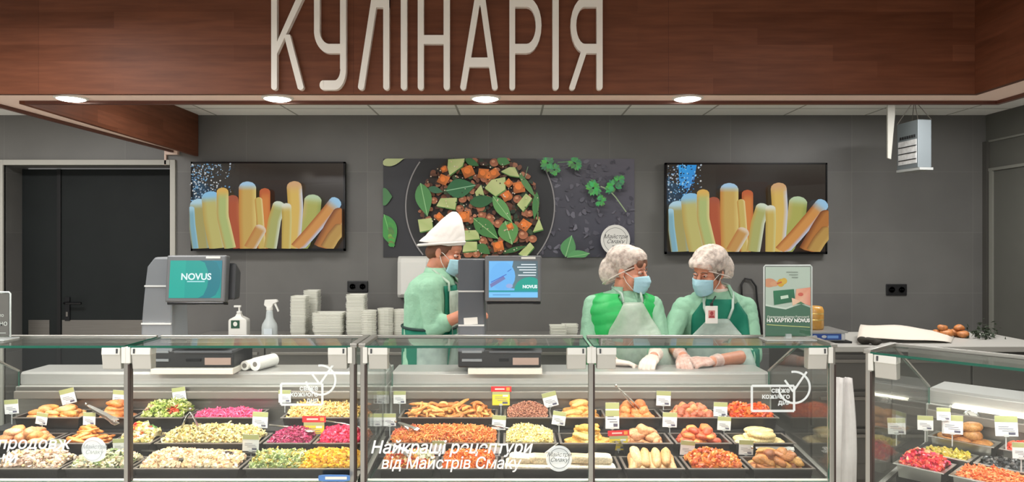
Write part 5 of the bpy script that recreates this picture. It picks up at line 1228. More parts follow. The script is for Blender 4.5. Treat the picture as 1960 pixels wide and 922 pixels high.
panC(.455, .40, .715, .2, .125, 'ham', 'steel pan of pink pieces beside the black olives', HC_('pink_salad', 'salmon pink pieces in a steel pan', 'salad', .012, 300, ['chunk', 'bit'], [(232, 120, 96), (224, 96, 80), (238, 150, 120)]))
def pots(p, w, dp, sd): pile('baked_potato', 'large brown baked potato in the right case', 'potato', 'baked potatoes', 'potato', [(178, 118, 60), (190, 132, 70), (166, 104, 52), (196, 140, 80)], stacked(w, dp, 3, 2, 3, .035, sd, jit=1.2, base=-.02, s=1.1), sd, p, RC, (w, dp))
panC(.05, .535, .755, .24, .12, 'potato', 'steel pan of brown baked potatoes at the back of the right case', pots)
panC(.305, .535, .755, .26, .12, 'beet', 'steel pan of orange red stew at the back of the right case', HC_('red_stew', 'orange red stew in the back steel pan', 'stew', .02, 300, ['chunk', 'bit'], [(220, 90, 60), (200, 66, 48), (236, 120, 80)], m=FOODWET))
# ------------------------------------------------------------------ price tags, tongs and spoons
CARD = attr_mat('card_print', .5); PIN = film_mat('clear_pin', (216, 220, 220), .65, .25)
def price_tag(px, py, Y, hpx, tilt, style, label, rz=0.0, pos=None, w=None):
    """clear pin standing in the tray, small printed card on it"""
    p = pos or at(px, py, Y); h = hpx * p.y / F; w = w or h * .98; z0 = p.z - h / 2 - .05
    t = thing('price_tag', (p.x, p.y, z0), label, 'price tag', 'price tags in the cases', rz)
    b = MB(); R = roty(math.radians(tilt))
    top = (120, 128, 84) if style != 'red' else (220, 40, 40)
    green, white, yel, red = lin((168, 172, 118)), lin((226, 226, 226)), lin((232, 206, 60)), lin((216, 36, 44))
    def q(x0, x1, za, zb, c, k): 
        vs = [Vector((x0, -.0012 - k * .0003, za)), Vector((x1, -.0012 - k * .0003, za)), Vector((x1, -.0012 - k * .0003, zb)), Vector((x0, -.0012 - k * .0003, zb))]
        b.add([R @ v + Vector((0, 0, h / 2 + .05)) for v in vs], [(0, 1, 2, 3)], 0, c)
    vs = [Vector((x, y, z)) for x in (-w / 2, w / 2) for y in (-.001, .001) for z in (-h / 2, h / 2)]
    b.add([R @ v + Vector((0, 0, h / 2 + .05)) for v in vs], [(0, 1, 3, 2), (4, 6, 7, 5), (0, 4, 5, 1), (2, 3, 7, 6), (0, 2, 6, 4), (1, 5, 7, 3)], 0, white)
    if style == 'red':
        q(-w / 2, w / 2, h * .1, h * .26, green, 1); q(-w / 2, w / 2, -h / 2, h * .1, yel, 1); q(-w / 2 - .006, w / 2 + .008, h * .26, h * .56, red, 2); q(-w * .35, w * .2, h * .37, h * .45, lin((250, 200, 190)), 3); q(w * .3, w * .5, h * .32, h * .5, lin((240, 150, 60)), 3); q(w * .1, w * .4, -.02 * h, h * .08, white, 2)
    elif style == 'tall':
        q(-w / 2, w / 2, -h * .02, h / 2, green, 1); q(-w / 2, w / 2, h * .2, h * .26, white, 2)
    else: q(-w / 2, w / 2, h * .2, h / 2, green, 1)
    ink = lin((120, 122, 134))
    for k, (a, c) in enumerate(((-.36, .1), (-.36, .3), (-.2, .36))): q(w * a, w * c, -h * (.02 + .1 * k) - h * .03, -h * (.02 + .1 * k), ink, 2)
    q(w * .08, w * .38, -h * .42, -h * .3, lin((90, 90, 110)), 2)
    b.build('card', CARD, t, 'local', norm=False)
    b = MB(); b.tube([(0, .0025, 0), (0, .0025, .05), (0, .0025, .05 + h * .55)], .0022, 6); b.box(-.008, .008, -.003, .006, .048, .058); b.build('pin', PIN, t, 'local')
    return t
R3, R2, R1 = 3.46, 3.285, 3.09
tags = [(130, 758, R3, 29, -14, 'p', 'leftmost tilted tag at the back of the left case'), (22, 778, R2 + .05, 27, -4, 'p', 'tag at the left edge of the photo, by the fried pieces'), (80, 801, R2, 22, 9, 'p', 'tag behind the pale roast chops'),
    (171, 801, R2, 24, 2, 'p', 'tag in front of the dark orange cutlets'), (229, 760, R3, 27, 4, 'p', 'tag behind the dark orange cutlets'), (110, 853, R1, 26, 3, 'p', 'tag in front of the orange fried sticks'), (229, 852, R1, 26, -2, 'p', 'tag below the salad with peppers'),
    (343, 754, R3, 26, -8, 'p', 'tag behind the green cabbage salad'), (275, 823, R2 - .06, 30, -20, 'p', 'tilted tag in the salad with peppers'), (498, 803, R2, 30, 3, 'p', 'tag in front of the pink cabbage'), (480, 847, R1, 32, 2, 'p', 'tag in front of the pale yellow cabbage salad'), (545, 758, R3, 24, 0, 'p', 'tag behind the fresh daily mark of the left case'),
    (601, 818, R2 - .04, 40, 0, 'red', 'yellow tag with a red top between the two beetroot trays'),
    (719, 803, R2, 24, 0, 'p', 'tag at the far left of the middle case, left one of a pair'), (746, 803, R2, 24, 0, 'p', 'tag at the far left of the middle case, right one of a pair'), (765, 760, R3, 24, 0, 'p', 'tag behind the fried rings, at the left end of the middle case'),
    (959, 758, R3, 34, 0, 'red', 'yellow tag with a red top behind the reddish buckwheat'), (955, 808, R2, 27, 4, 'p', 'tag in front of the reddish buckwheat, above the carrot salad'), (1053, 764, R3, 28, -14, 'p', 'tilted tag right of the reddish buckwheat'), (1070, 800, R2, 26, 8, 'p', 'tilted tag in front of the pale gold cutlets'),
    (840, 856, R1, 26, 0, 'p', 'tag in front of the carrot salad, behind the glass lettering'), (945, 860, R1, 24, 0, 'p', 'tag between the grated carrot and the flatbreads'), (1172, 795, R2, 50, 0, 'tall', 'tall green topped tag in front of the croquettes'), (1184, 843, R1 + .06, 36, -2, 'red', 'yellow tag with a red top in front of the battered fish'),
    (1270, 762, R3, 28, 2, 'p', 'tag between the croquettes and the small roast potatoes'), (1282, 803, R2, 28, 2, 'p', 'tag in front of the small roast potatoes'), (1316, 857, R1, 28, 5, 'p', 'tag in front of the glazed red chicken'), (1379, 783, R2 + .06, 27, 2, 'p', 'tag in front of the stewed carrots, upper one'), (1386, 810, R2, 26, 3, 'p', 'tag in front of the stewed carrots, lower one'), (1428, 856, R1, 28, 2, 'p', 'tag in front of the oval cream pancakes')]
for px, py, Y, h, ti, st, lb in tags: price_tag(px, py, Y, h, ti, 'red' if st == 'red' else 'tall' if st == 'tall' else 'plain', 'small price ' + lb, w=.064 if st == 'tall' else None)
for px, py, z, h, lb in ((1716, 815, .76, .068, 'small price tag at the left end of the right case'), (1771, 809, .8, .06, 'small turned price tag behind the yellow pickles'), (1823, 812, .84, .075, 'large price tag in front of the baked potatoes'), (1806, 792, .86, .05, 'white tag behind the tag of the baked potatoes'), (1926, 815, .83, .075, 'large price tag in front of the orange red stew'), (1955, 862, .77, .06, 'price tag at the right edge of the photo, in the right case')):
    Y = 2.95 if px < 1800 else 2.80 if px < 1900 else 2.62
    p = at(px, py, Y); price_tag(0, 0, Y, h * F / Y, random.uniform(-5, 5), 'plain', lb, rz=RC * .35, pos=p)
for px, wh in ((20, 'left'), (785, 'mixed vegetables'), (1040, 'pale flatbread')):
    pass
TONG = mat('tong_steel', (214, 212, 206), .25, 1.0)
def tongs(p0, p1, spread, label, upright=False):
    """two steel arms joined at p0, tips near p1"""
    p0, p1 = Vector(p0), Vector(p1); t = thing('serving_tongs', p1, label, 'tongs', 'steel serving tongs')
    d_ = (p1 - p0); L = d_.length; d_.normalize(); s = d_.cross(Vector((0, 1, .3))).normalized() if not upright else Vector((1, 0, 0)); n = d_.cross(s)
    for k in (-1, 1):
        b = MB(); rings = []
        for i in range(9):
            u = i / 8; c = p0 + d_ * L * u + s * k * spread * (u ** .8) * (1 if u < .85 else 1 - (u - .85)); w = .006 + .004 * math.sin(u * PI) + (.006 if u > .8 else 0); h = .0012
            rings.append([c + n * w + s * h, c - n * w + s * h, c - n * w - s * h, c + n * w - s * h])
        b.loft(rings); b.build('arm', TONG, t, bevel=.0006)
    b = MB(); b.tube([p0 - d_ * .012 - s * .004, p0 - d_ * .014, p0 - d_ * .012 + s * .004], .006, 8); b.build('hinge_end', TONG, t, smooth=True)
def spoon(p0, p1, label, bowl=.02):
    p0, p1 = Vector(p0), Vector(p1); t = thing('serving_spoon', p1, label, 'spoon', 'steel serving spoons'); d_ = (p1 - p0); R = d_.to_track_quat('X', 'Z').to_matrix()
    b = MB(); b.tube([p0, p0.lerp(p1, .5) + Vector((0, 0, .004)), p1], [.005, .0038, .0034], 8); b.build('handle', TONG, t, smooth=True)
    b = MB(); b.ell(p1 + d_.normalized() * bowl, (bowl * 1.4, bowl, .006), R, 16, 8); b.build('bowl', TONG, t, smooth=True)
tongs(at(1183, 741, 3.34), at(1236, 798, 3.36), .012, 'long steel tongs leaning over the round orange croquettes')
tongs(at(168, 775, 3.30), at(224, 808, 3.18), .011, 'steel tongs reaching from the orange cutlets to the pepper salad')
tongs(at(364, 788, 3.2), at(364, 836, 3.17), .055, 'steel tongs standing open in the pale yellow cabbage salad', True)
tongs(at(762, 808, 3.2), at(800, 826, 3.16), .012, 'steel tongs lying at the left end of the carrot salad')
tongs(at(748, 850, 2.99), at(786, 870, 2.97), .01, 'steel tongs lying in the stewed mixed vegetables')
tongs(at(1446, 856, 3.07), at(1520, 862, 3.03), .010, 'steel tongs lying behind the brown roast meat')
spoon(at(272, 862, 3.1), at(362, 871, 3.0), 'steel spoon lying in the cream meat salad'); spoon(at(466, 866, 3.1), at(560, 872, 3.03), 'steel spoon lying in the green salad')
spoon(at(516, 813, 3.27), at(586, 823, 3.2), 'steel spoon lying in the dark beetroot'); spoon(at(624, 806, 3.27), at(690, 818, 3.2), 'steel spoon lying in the bright crimson beet')
spoon(at(1068, 848, 3.08), at(1026, 884, 3.0), 'steel spoon leaning over the pale flatbreads', .016)
spoon(at(936, 814, 3.27), at(985, 822, 3.2), 'steel spoon lying behind the pale yellow noodles', .016)
# ------------------------------------------------------------------ people
SKIN = mat('skin_rosy', (214, 150, 124), .5, sss=.15, noise=.08, nscale=30); SKIN2 = mat('skin_warm', (206, 140, 112), .5, sss=.15, noise=.08, nscale=30)
MINT = mat('mint_cotton', (144, 190, 162), .8, bump=.8, bscale=22); MINT2 = mat('mint_cotton_pale', (140, 186, 158), .8, bump=.8, bscale=20); TEAL = mat('teal_cloth', (0, 112, 88), .75, bump=.2, bscale=30)
VEST = mat('vest_green', (42, 178, 92), .45, bump=.2, bscale=20); VESTD = mat('vest_lining', (10, 84, 50), .7)
APRON = film_mat('apron_film', (206, 222, 208), .52, .35, noise=.16, nscale=9, bump=.5); APRON2 = film_mat('apron_film_grey', (196, 214, 206), .58, .35, noise=.16, nscale=9, bump=.5)
NET = film_mat('hair_net', (234, 222, 212), .46, .8, noise=.24, nscale=34, bump=.35); HAIRB = mat('hair_brown', (112, 76, 58), .7, bump=.4, bscale=80); HAIRG = mat('hair_grey_brown', (104, 88, 78), .7, bump=.4, bscale=80)
MASKM = mat('mask_blue', (166, 210, 224), .75, bump=.2, bscale=60); MASKW = mat('mask_strap', (230, 234, 232), .7); GLOVE = mat('glove_white', (232, 214, 202), .45, bump=.15, bscale=60); GLOVEC = film_mat('glove_clear', (240, 224, 216), .45, .3, noise=.12, nscale=40)
CAPM = mat('cap_white', (226, 222, 218), .8, bump=.4, bscale=14); TROUS = mat('trousers_dark', (40, 44, 48), .8); SHOE = mat('shoe_white', (200, 200, 196), .6); EYEW = mat('eye_white', (226, 222, 216), .3); EYED = mat('eye_dark', (44, 32, 26), .25); LIP = mat('lip', (176, 92, 84), .5)
def wob(a, s, k=0.0):
    def f(V):
        x, y, z = V[:, 0], V[:, 1], V[:, 2]; w1 = np.sin(x * 17 + y * 11 + k) * 1.3 + np.sin(z * 9 + y * 14 + 2 * k) * 1.1
        m = .5 + .5 * np.sin(x * 12 + z * 15 - y * 9 + k)
        return a * ((np.abs(np.sin(z * s * .6 + x * s * .45 + w1 * 1.6)) - .55) * m + .6 * (np.abs(np.sin(z * s * .9 - x * s * .8 + w1 * 2 + k)) - .55) * (1 - m))
    return f
def hand(b, wrist, knuck, down, curl, spread=.7, s=1.0, infl=0.0, side=1, thumb_in=.5):
    """palm, four fingers of unequal length and a thumb; knuck = middle of the knuckles; down = palm side"""
    w, k = Vector(wrist), Vector(knuck); d = (k - w).normalized(); n = Vector(down); n = (n - d * n.dot(d)).normalized(); t = d.cross(n) * side
    rings = []
    for i, (hw, ht) in enumerate(((.024, .018), (.030, .017), (.038, .0155), (.041, .0145), (.039, .012))):
        c = w.lerp(k, i / 4); rings.append([c + t * (hw * s + infl) * math.cos(a) + n * (ht * s + infl) * math.sin(a) for a in [2 * PI * j / 14 for j in range(14)]])
    b.loft(rings)
    for i, (L, r) in enumerate(((.074, .0095), (.084, .0098), (.078, .0094), (.06, .0083))):
        off = (.029 - i * .0195) * s; p = k + t * off - n * .002; cur = curl if not isinstance(curl, (list, tuple)) else curl[i]
        a = .25 * cur; sp = (1.5 - i) * .09 * spread; dirv = (d + t * sp).normalized(); pts = [p - dirv * .012]; q_ = p; pts.append(q_)
        for seg, f in enumerate((.48, .3, .24)):
            v = dirv * math.cos(a) + n * math.sin(a); q_ = q_ + v * L * s * f; pts.append(q_); a += cur * (1.0 if seg == 0 else .8)
        rr = [(r + .001) * s + infl, (r + .0012) * s + infl, r * s + infl, r * .93 * s + infl, r * .8 * s + infl]
        b.limb(pts, rr, 10)
    p = w.lerp(k, .3) + t * .026 * s + n * .004
    v = (d * .75 + t * .75 * (1 - thumb_in) + n * .5).normalized(); p2 = p + v * .038 * s; v2 = (d * .95 + n * .45 - t * .2 * thumb_in).normalized(); p3 = p2 + v2 * .03 * s; p4 = p3 + v2 * .024 * s
    b.limb([p, p2, p3, p4], [.0135 * s + infl, .0115 * s + infl, .0105 * s + infl, .009 * s + infl], 10)
def head_shape(b, c, R, neck, nr=.052):
    e = lambda p, r: b.ell(c + R @ Vector(p), r, R, 20, 14)
    e((0, -.014, .038), (.073, .092, .080)); e((0, .022, -.03), (.061, .066, .085)); e((0, .066, -.094), (.028, .024, .022)); e((0, .03, -.082), (.046, .05, .034))
    e((0, .077, .022), (.046, .017, .013)); e((0, .055, .045), (.055, .04, .04)); e((-.038, .062, -.03), (.024, .026, .026)); e((.038, .062, -.03), (.024, .026, .026))
    b.tube([c + R @ Vector(p) for p in ((0, .088, .012), (0, .103, -.012), (0, .112, -.026), (0, .098, -.037))], [.009, .011, .014, .011], 12)
    e((-.012, .098, -.034), (.009, .011, .008)); e((.012, .098, -.034), (.009, .011, .008))
    e((0, .088, -.06), (.025, .012, .007)); e((0, .086, -.071), (.021, .012, .008))
    for s_ in (-1, 1): e((s_ * .074, -.012, -.008), (.009, .019, .031)); e((s_ * .074, -.004, -.03), (.007, .01, .012))
    b.tube([c + R @ Vector((0, -.018, -.05)), c + R @ Vector((0, -.024, -.10)), Vector(neck) + Vector((0, 0, .0)), Vector(neck) - Vector((0, 0, .05))], [nr, nr, nr * 1.08, nr * 1.35], 18)
def torso_rings(spec, side, front, grow=0.0, seg=26):
    out = []
    for c, rx, ry in spec:
        c = Vector(c); out.append([c + side * (rx + grow) * math.copysign(abs(math.cos(a)) ** .85, math.cos(a)) + front * (ry + grow) * math.copysign(abs(math.sin(a)) ** .9, math.sin(a)) for a in [2 * PI * j / seg for j in range(seg)]])
    return out
def bvh_of(obs):
    vs = []; fs = []
    for V, ob in obs:
        n = len(vs); vs += [Vector(v) for v in V]; fs += [tuple(i + n for i in p.vertices) for p in ob.data.polygons]
    return BVHTree.FromPolygons(vs, fs)
def drape(bvh, org, side, front, up, zs, half, off, nu=19, mid=lambda z: 0.0, smooth=2, far=.6, fall=None):
    """cloth sheet lying on the front of a figure; zs: heights along up from org; half(z): half width"""
    P = []; D = []
    for z in zs:
        row = []; h = half(z); last = None
        for i in range(nu):
            s_ = mid(z) + h * (2 * i / (nu - 1) - 1); o_ = org + side * s_ + up * z + front * far
            hit = bvh.ray_cast(o_, -front, far + .4)
            row.append((far - hit[3]) if hit[0] is not None and hit[3] < far + .12 else None)
        D.append(row)
    for r in D:
        good = [(i, d) for i, d in enumerate(r) if d is not None]
        for i in range(nu):
            if r[i] is None: r[i] = (min(good, key=lambda g: abs(g[0] - i))[1] - .012 * min(abs(g[0] - i) for g in good)) if good else None
    for k, r in enumerate(D):
        if r[0] is None: D[k] = list(next(x for x in D[k::-1] + D if x[0] is not None))
    D = np.array(D, float)
    if fall is not None:                       # hangs straight below the fullest point
        for k in range(1, len(zs)):
            if zs[k] < fall: D[k] = np.maximum(D[k], D[k - 1] - .004)
    for _ in range(smooth):
        E = D.copy(); E[1:-1] = (D[:-2] + 2 * D[1:-1] + D[2:]) / 4; E[:, 1:-1] = (E[:, :-2] + 2 * E[:, 1:-1] + E[:, 2:]) / 4; D = np.maximum(E, D - .003)
    for k, z in enumerate(zs):
        h = half(z); P.append([org + side * (mid(z) + h * (2 * i / (nu - 1) - 1)) + up * z + front * (D[k, i] + off) for i in range(nu)])
    return P
def mask(c, R, root):
    G = []
    for i in range(13):
        row = []
        for j in range(17):
            v = i / 12; th = math.radians(-68 + 136 * j / 16); z = -.008 - .105 * v
            bul = .018 * math.sin(PI * min(1, v * 1.05)) * math.cos(th * 1.1) + .012 * math.exp(-((v - .2) / .25) ** 2) * math.exp(-(th / .35) ** 2)
            pl = .002 * math.sin(v * 26); rx = .071 - .012 * v ** 2; ry = .080 - .006 * v ** 2
            z2 = z + (.014 * (abs(th) / 1.2) ** 2 * (1 - 2 * v) * -1)
            row.append(c + R @ Vector((rx * math.sin(th), .028 + (ry + bul + pl) * math.cos(th), z2)))
        G.append(row)
    b = MB(); b.sheet(G); m_ = b.build('face_mask', MASKM, root, smooth=True, solid=.002)
    for s_ in (-1, 1):
        e = c + R @ Vector((s_ * .078, -.02, .004)); a0 = G[1][0 if s_ < 0 else 16]; a1 = G[11][0 if s_ < 0 else 16]
        b = MB(); b.tube([a0, a0.lerp(e, .6) + R @ Vector((s_ * .004, 0, .006)), e, a1.lerp(e, .5) + R @ Vector((s_ * .006, 0, -.01)), a1], .0018, 6); b.build('ear_loop', MASKW, m_, smooth=True)
def eyes(c, R, root, hair):
    for s_ in (-1, 1):
        p = c + R @ Vector((s_ * .031, .082, .004)); b = MB(); b.ell(p, (.0125, .0115, .0085), R, 14, 10); ey = b.build('eye', EYEW, root, smooth=True)
        b = MB(); b.ell(p + R @ Vector((0, .0085, -.001)), (.0055, .0045, .0055), R, 12, 8); b.build('iris', EYED, ey, smooth=True)
        b = MB(); b.tube([c + R @ Vector((s_ * x, y, z)) for x, y, z in ((.017, .095, .004), (.026, .0975, .0105), (.036, .094, .011), (.046, .084, .004))], .0032, 8); b.build('eyelid', SKIN, root, smooth=True)
        b = MB(); b.tube([c + R @ Vector((s_ * x, y, z)) for x, y, z in ((.014, .1, .022), (.03, .1, .029), (.05, .084, .022))], [.002, .0024, .0014], 8); b.build('eyebrow', hair, root, smooth=True)
def collar(neck, side, front, mat_, root, r0=.062, r1=.098, h=.05, gap=.5, tilt=.0):
    up = Vector((0, 0, 1)); G = []
    for i in range(25):
        a = gap + (2 * PI - 2 * gap) * i / 24 + PI / 2; dv = side * math.cos(a) + front * math.sin(a)
        n = Vector(neck); k = abs(i - 12) / 12
        G.append([n + dv * r0 + up * .022, n + dv * (r0 + .012) + up * .03, n + dv * (r0 + r1) / 2 + up * .008, n + dv * (r1 + .012 * k) - up * (.024 + .045 * k ** 2) + front * .02 * k])
    b = MB(); b.sheet(G); return b.build('collar', mat_, root, smooth=True, solid=.004)
def person(root_xy, label, J, side, front, spec, skin, shirt_m, headc, headR, neck, arms, nr=.052):
    """arms: per arm dict(sh, el, wr, kn, down, curl, side, cuff, glove)"""
    t = thing('person', (root_xy[0], root_xy[1], 0), label, 'person')
    b = MB(); b.loft(torso_rings(spec, side, front)); head_shape(b, headc, headR, neck, nr)
    hip = Vector(spec[0][0])
    for s_ in (-1, 1):
        h_ = hip + side * s_ * .085; f_ = Vector((root_xy[0], root_xy[1], .09)) + side * s_ * .10
        b.limb([h_, h_.lerp(f_, .5) + front * .02, f_], [.082, .058, .042])
        b.ell(f_ + front * .06 - Vector((0, 0, .045)), (.045, .11, .04), frame(front))
    for A in arms:
        b.limb([A['sh'], A['el'], A['wr']], [.05, .041, .030]); hand(b, A['wr'], A['kn'], A['down'], A['curl'], A.get('spread', .7), 1.0, 0, A['side'], A.get('thumb', .5))
    body, BV = remesh(b, 'body', skin, t, .0042, 3, .5)
    # shirt
    b = MB(); b.loft(torso_rings(spec, side, front, .014))
    for A in arms:
        sh, el, wr = Vector(A['sh']), Vector(A['el']), Vector(A['wr']); cf = A['cuff']
        end = el.lerp(wr, cf); b.limb([sh, sh.lerp(el, .5), el, end], [.060, .060, .056, .053 - .006 * cf]); n_ = (wr - el).normalized(); b.tube([end - n_ * .02, end, end + n_ * .012], [.05, A.get('flare', .056), A.get('flare', .055)], 16)
        b.limb([Vector(neck) - Vector((0, 0, .04)), sh], [.056, .058])
    shirt, SV = remesh(b, 'shirt', shirt_m, t, .0065, 3, .5, wob(.005, 46, root_xy[0]))
    b = MB()
    for s_ in (-1, 1):
        h_ = hip + side * s_ * .085; f_ = Vector((root_xy[0], root_xy[1], .09)) + side * s_ * .10
        b.limb([h_, h_.lerp(f_, .5) + front * .02, f_], [.10, .078, .065])
    b.ell(hip, (.19, .14, .12), frame(front)); tr, TV = remesh(b, 'trousers', TROUS, t, .012, 2)
    for s_ in (-1, 1):
        f_ = Vector((root_xy[0], root_xy[1], .0)) + side * s_ * .10 + front * .06
        b = MB(); b.ell(f_ + Vector((0, 0, .05)), (.05, .125, .05), frame(front)); b.ell(f_ - front * .07 + Vector((0, 0, .07)), (.045, .05, .05), frame(front)); sh_, _ = remesh(b, 'shoe', SHOE, t, .01, 2)
    return t, (BV, body), (SV, shirt), (TV, tr)
def net(c, R, root, puffs, band=True, m=None, name='hair_net', k=0.0, vox=.006):
    b = MB()
    for p, r in puffs: b.ell(c + R @ Vector(p), r, R, 24, 16)
    cc = np.array(c)
    def pl(V):
        d = V - cc; a = np.arctan2(d[:, 0], d[:, 1]); return .0022 * np.abs(np.sin(a * 11 + 3 * np.sin(d[:, 2] * 22 + k))) + .002 * np.abs(np.sin(d[:, 2] * 38 + 4 * np.sin(a * 2 + k)))
    o, V = remesh(b, name, m or NET, root, vox, 3, .5, pl); return o, V
def cut_below(o, org, nrm):
    """open the underside of a cap: drop faces under a plane"""
    w = ROOT[o.name]; bm = bmesh.new(); bm.from_mesh(o.data); p = Vector(org) - Vector(w)
    bmesh.ops.bisect_plane(bm, geom=bm.verts[:] + bm.edges[:] + bm.faces[:], plane_co=p, plane_no=nrm, clear_inner=True); bm.to_mesh(o.data); bm.free()
    o.data.polygons.foreach_set('use_smooth', [True] * len(o.data.polygons))
    md = o.modifiers.new('solid', 'SOLIDIFY'); md.thickness = .0015
def hairmesh(c, R, root, m, parts):
    b = MB()
    for p, r in parts: b.ell(c + R @ Vector(p), r, R, 20, 14)
    return remesh(b, 'hair', m, root, .006, 2, .5)
UP = Vector((0, 0, 1))
# --- person in the green quilted vest ---------------------------------
Y0 = 4.03
side = Vector((1, .12, 0)).normalized(); front = Vector((.12, -1, 0)).normalized()
def PX(px, py, Y): return at(px, py, Y)
neck = PX(1196, 558, Y0 + .02); hc = PX(1203, 519, Y0 - .0); hR = frame((.86, -.52, -.12))
hip = PX(1183, 775, Y0 + .12)
spec = [(hip - UP * .06, .175, .125), (hip + UP * .04, .178, .13), (PX(1185, 715, Y0 + .09), .165, .13), (PX(1188, 650, Y0 + .05), .168, .135), (PX(1190, 596, Y0 + .03), .172, .13), (PX(1192, 574, Y0 + .03), .155, .105), (PX(1194, 561, Y0 + .03), .11, .075), (neck + UP * .01, .06, .055)]
armL = dict(sh=PX(1136, 584, Y0 + .04), el=PX(1127, 668, Y0 - .04), wr=PX(1172, 692, 3.70), kn=PX(1203, 696, 3.69), down=(.0, -.2, -1), curl=[1.1, 1.15, 1.2, 1.2], side=1, cuff=.62, thumb=.7)
armR = dict(sh=PX(1249, 585, Y0 + .01), el=PX(1266, 662, Y0 - .07), wr=PX(1252, 682, 3.72), kn=PX(1243, 692, 3.635), down=(0, .3, -1), curl=[.75, .8, .85, .8], side=-1, cuff=.6, thumb=.4)
p1, bo, sh_, tr_ = person((hip.x, hip.y), 'person in a bright green quilted vest, hair net and white gloves, leaning on the counter', None, side, front, spec, SKIN, MINT, hc, hR, neck, (armL, armR))
eyes(hc, hR, p1, HAIRB); mask(hc + hR @ Vector((0, .006, -.002)), hR, p1)
hairmesh(hc, hR, p1, HAIRB, (((0, -.02, .045), (.08, .098, .083)), ((0, .066, .07), (.05, .028, .03)), ((.03, .075, .055), (.03, .018, .028)), ((-.03, .076, .056), (.03, .018, .03))))
o, V = net(hc, hR, p1, (((0, -.03, .06), (.092, .112, .09)), ((0, -.095, -.012), (.085, .078, .092)), ((0, .02, .085), (.078, .075, .055))), k=1)
cut_below(o, hc + hR @ Vector((0, .06, .052)), (hR @ Vector((0, -.62, .78))).normalized())
b = MB(); n_ = 30
b.tube([hc + hR @ Vector((.083 * math.sin(a), -.036 + .108 * math.cos(a), -.024 + .070 * (math.cos(a)))) for a in [2 * PI * k / n_ for k in range(n_ + 1)]], .0035, 8); b.build('net_band', mat('net_band', (222, 212, 204), .8), p1, smooth=True)
# vest
vb = MB(); vs_ = [(c, rx, ry) for c, rx, ry in spec[2:7]]
vb.loft(torso_rings(vs_, side, front, .026))
for A in (armL, armR): vb.limb([Vector(neck) - UP * .045, Vector(A['sh']) + UP * .002 - side * (.028 if A is armR else -.028)], [.062, .064])
def quilt(V): return .0055 * np.abs(np.sin((V[:, 2] + .25 * np.abs(V[:, 0] - float(neck.x))) * 52)) - .002
vest, VV = remesh(vb, 'vest', VEST, p1, .0075, 3, .5, quilt)
# open the vest at the front and the neck
bm = bmesh.new(); bm.from_mesh(vest.data); w0 = Vector(ROOT[vest.name]); dele = []
for f_ in bm.faces:
    c = f_.calc_center_median() + w0; d = c - neck; s_ = d.dot(side) - .015; fr = d.dot(front); z = d.z
    if fr > .02 and abs(s_) < .028 + max(0, .05 - .5 * abs(z + .02)) + .04 * max(0, -z) * 1.6: dele.append(f_)
    elif z > .012: dele.append(f_)
bmesh.ops.delete(bm, geom=dele, context='FACES'); bm.to_mesh(vest.data); bm.free(); md = vest.modifiers.new('solid', 'SOLIDIFY'); md.thickness = .012; md.offset = -1
vest.data.polygons.foreach_set('use_smooth', [True] * len(vest.data.polygons))
collar(neck + front * .004, side, front, MINT, p1, .06, .092, gap=.45)
T1 = bvh_of([(VV, vest)]) if False else bvh_of([(sh_[0], sh_[1]), (tr_[0], tr_[1])])
zs = [-.05 - .03 * k for k in range(26)]
ap = drape(T1, neck + Vector((0, 0, 0)), side, front, UP, zs, lambda z: min(.145, .055 + max(0, -z - .05) * .55) if z > -.3 else min(.21, .145 + (-z - .3) * .6), .024, 21, lambda z: .012, 3, .6, -.2)
b = MB(); b.sheet(ap); a_ = b.build('apron', APRON, p1, smooth=True, solid=.0012)
for i in (0, -1):
    e = ap[0][i]; b = MB(); sg_ = -1 if i == 0 else 1
    b.tube([e, e.lerp(neck, .55) + front * .055 + side * sg_ * .03 + UP * .02, neck + side * sg_ * .075 + UP * .026, neck - front * .06 + side * sg_ * .045 + UP * .04], .007, 8); b.build('neck_strap', APRON2, a_, smooth=True)
for A, nm in ((armL, 'l'), (armR, 'r')):
    b = MB(); hand(b, A['wr'], A['kn'], A['down'], A['curl'], .7, 1.0, .0022, A['side'], A['thumb']); d = (Vector(A['wr']) - Vector(A['el'])).normalized(); b.tube([Vector(A['wr']) - d * .075, Vector(A['wr']) - d * .03, Vector(A['wr']) + d * .01], [.043, .037, .032], 16)
    remesh(b, 'glove', GLOVE, p1, .003, 2, .5)
# --- person with the badge ---------------------------------------------
Y1 = 4.05
side2 = Vector((1, -.10, 0)).normalized(); front2 = Vector((-.10, -1, 0)).normalized()
neck2 = PX(1371, 555, Y1); hc2 = PX(1357, 519, Y1 - .04); hR2 = frame((-.74, -.62, -.28), (.12, 0, 1))
hip2 = PX(1367, 780, Y1 + .13)
spec2 = [(hip2 - UP * .06, .18, .125), (hip2 + UP * .04, .182, .13), (PX(1367, 715, Y1 + .1), .172, .13), (PX(1368, 655, Y1 + .06), .172, .135), (PX(1368, 600, Y1 + .03), .178, .13), (PX(1368, 576, Y1 + .02), .16, .105), (PX(1369, 561, Y1 + .01), .115, .075), (neck2 + UP * .005, .06, .055)]
arm2L = dict(sh=PX(1308, 588, Y1), el=PX(1277, 655, Y1 - .06), wr=PX(1306, 681, 3.74), kn=PX(1308, 694, 3.655), down=(.35, .1, -1), curl=[.7, .75, .8, .8], side=1, cuff=.3, thumb=.6)
arm2R = dict(sh=PX(1428, 588, Y1), el=PX(1440, 680, Y1 - .12), wr=PX(1366, 691, 3.70), kn=PX(1339, 692, 3.665), down=(-.2, .4, -1), curl=[.55, .65, .75, .8], side=-1, cuff=.2, thumb=.3, flare=.068)
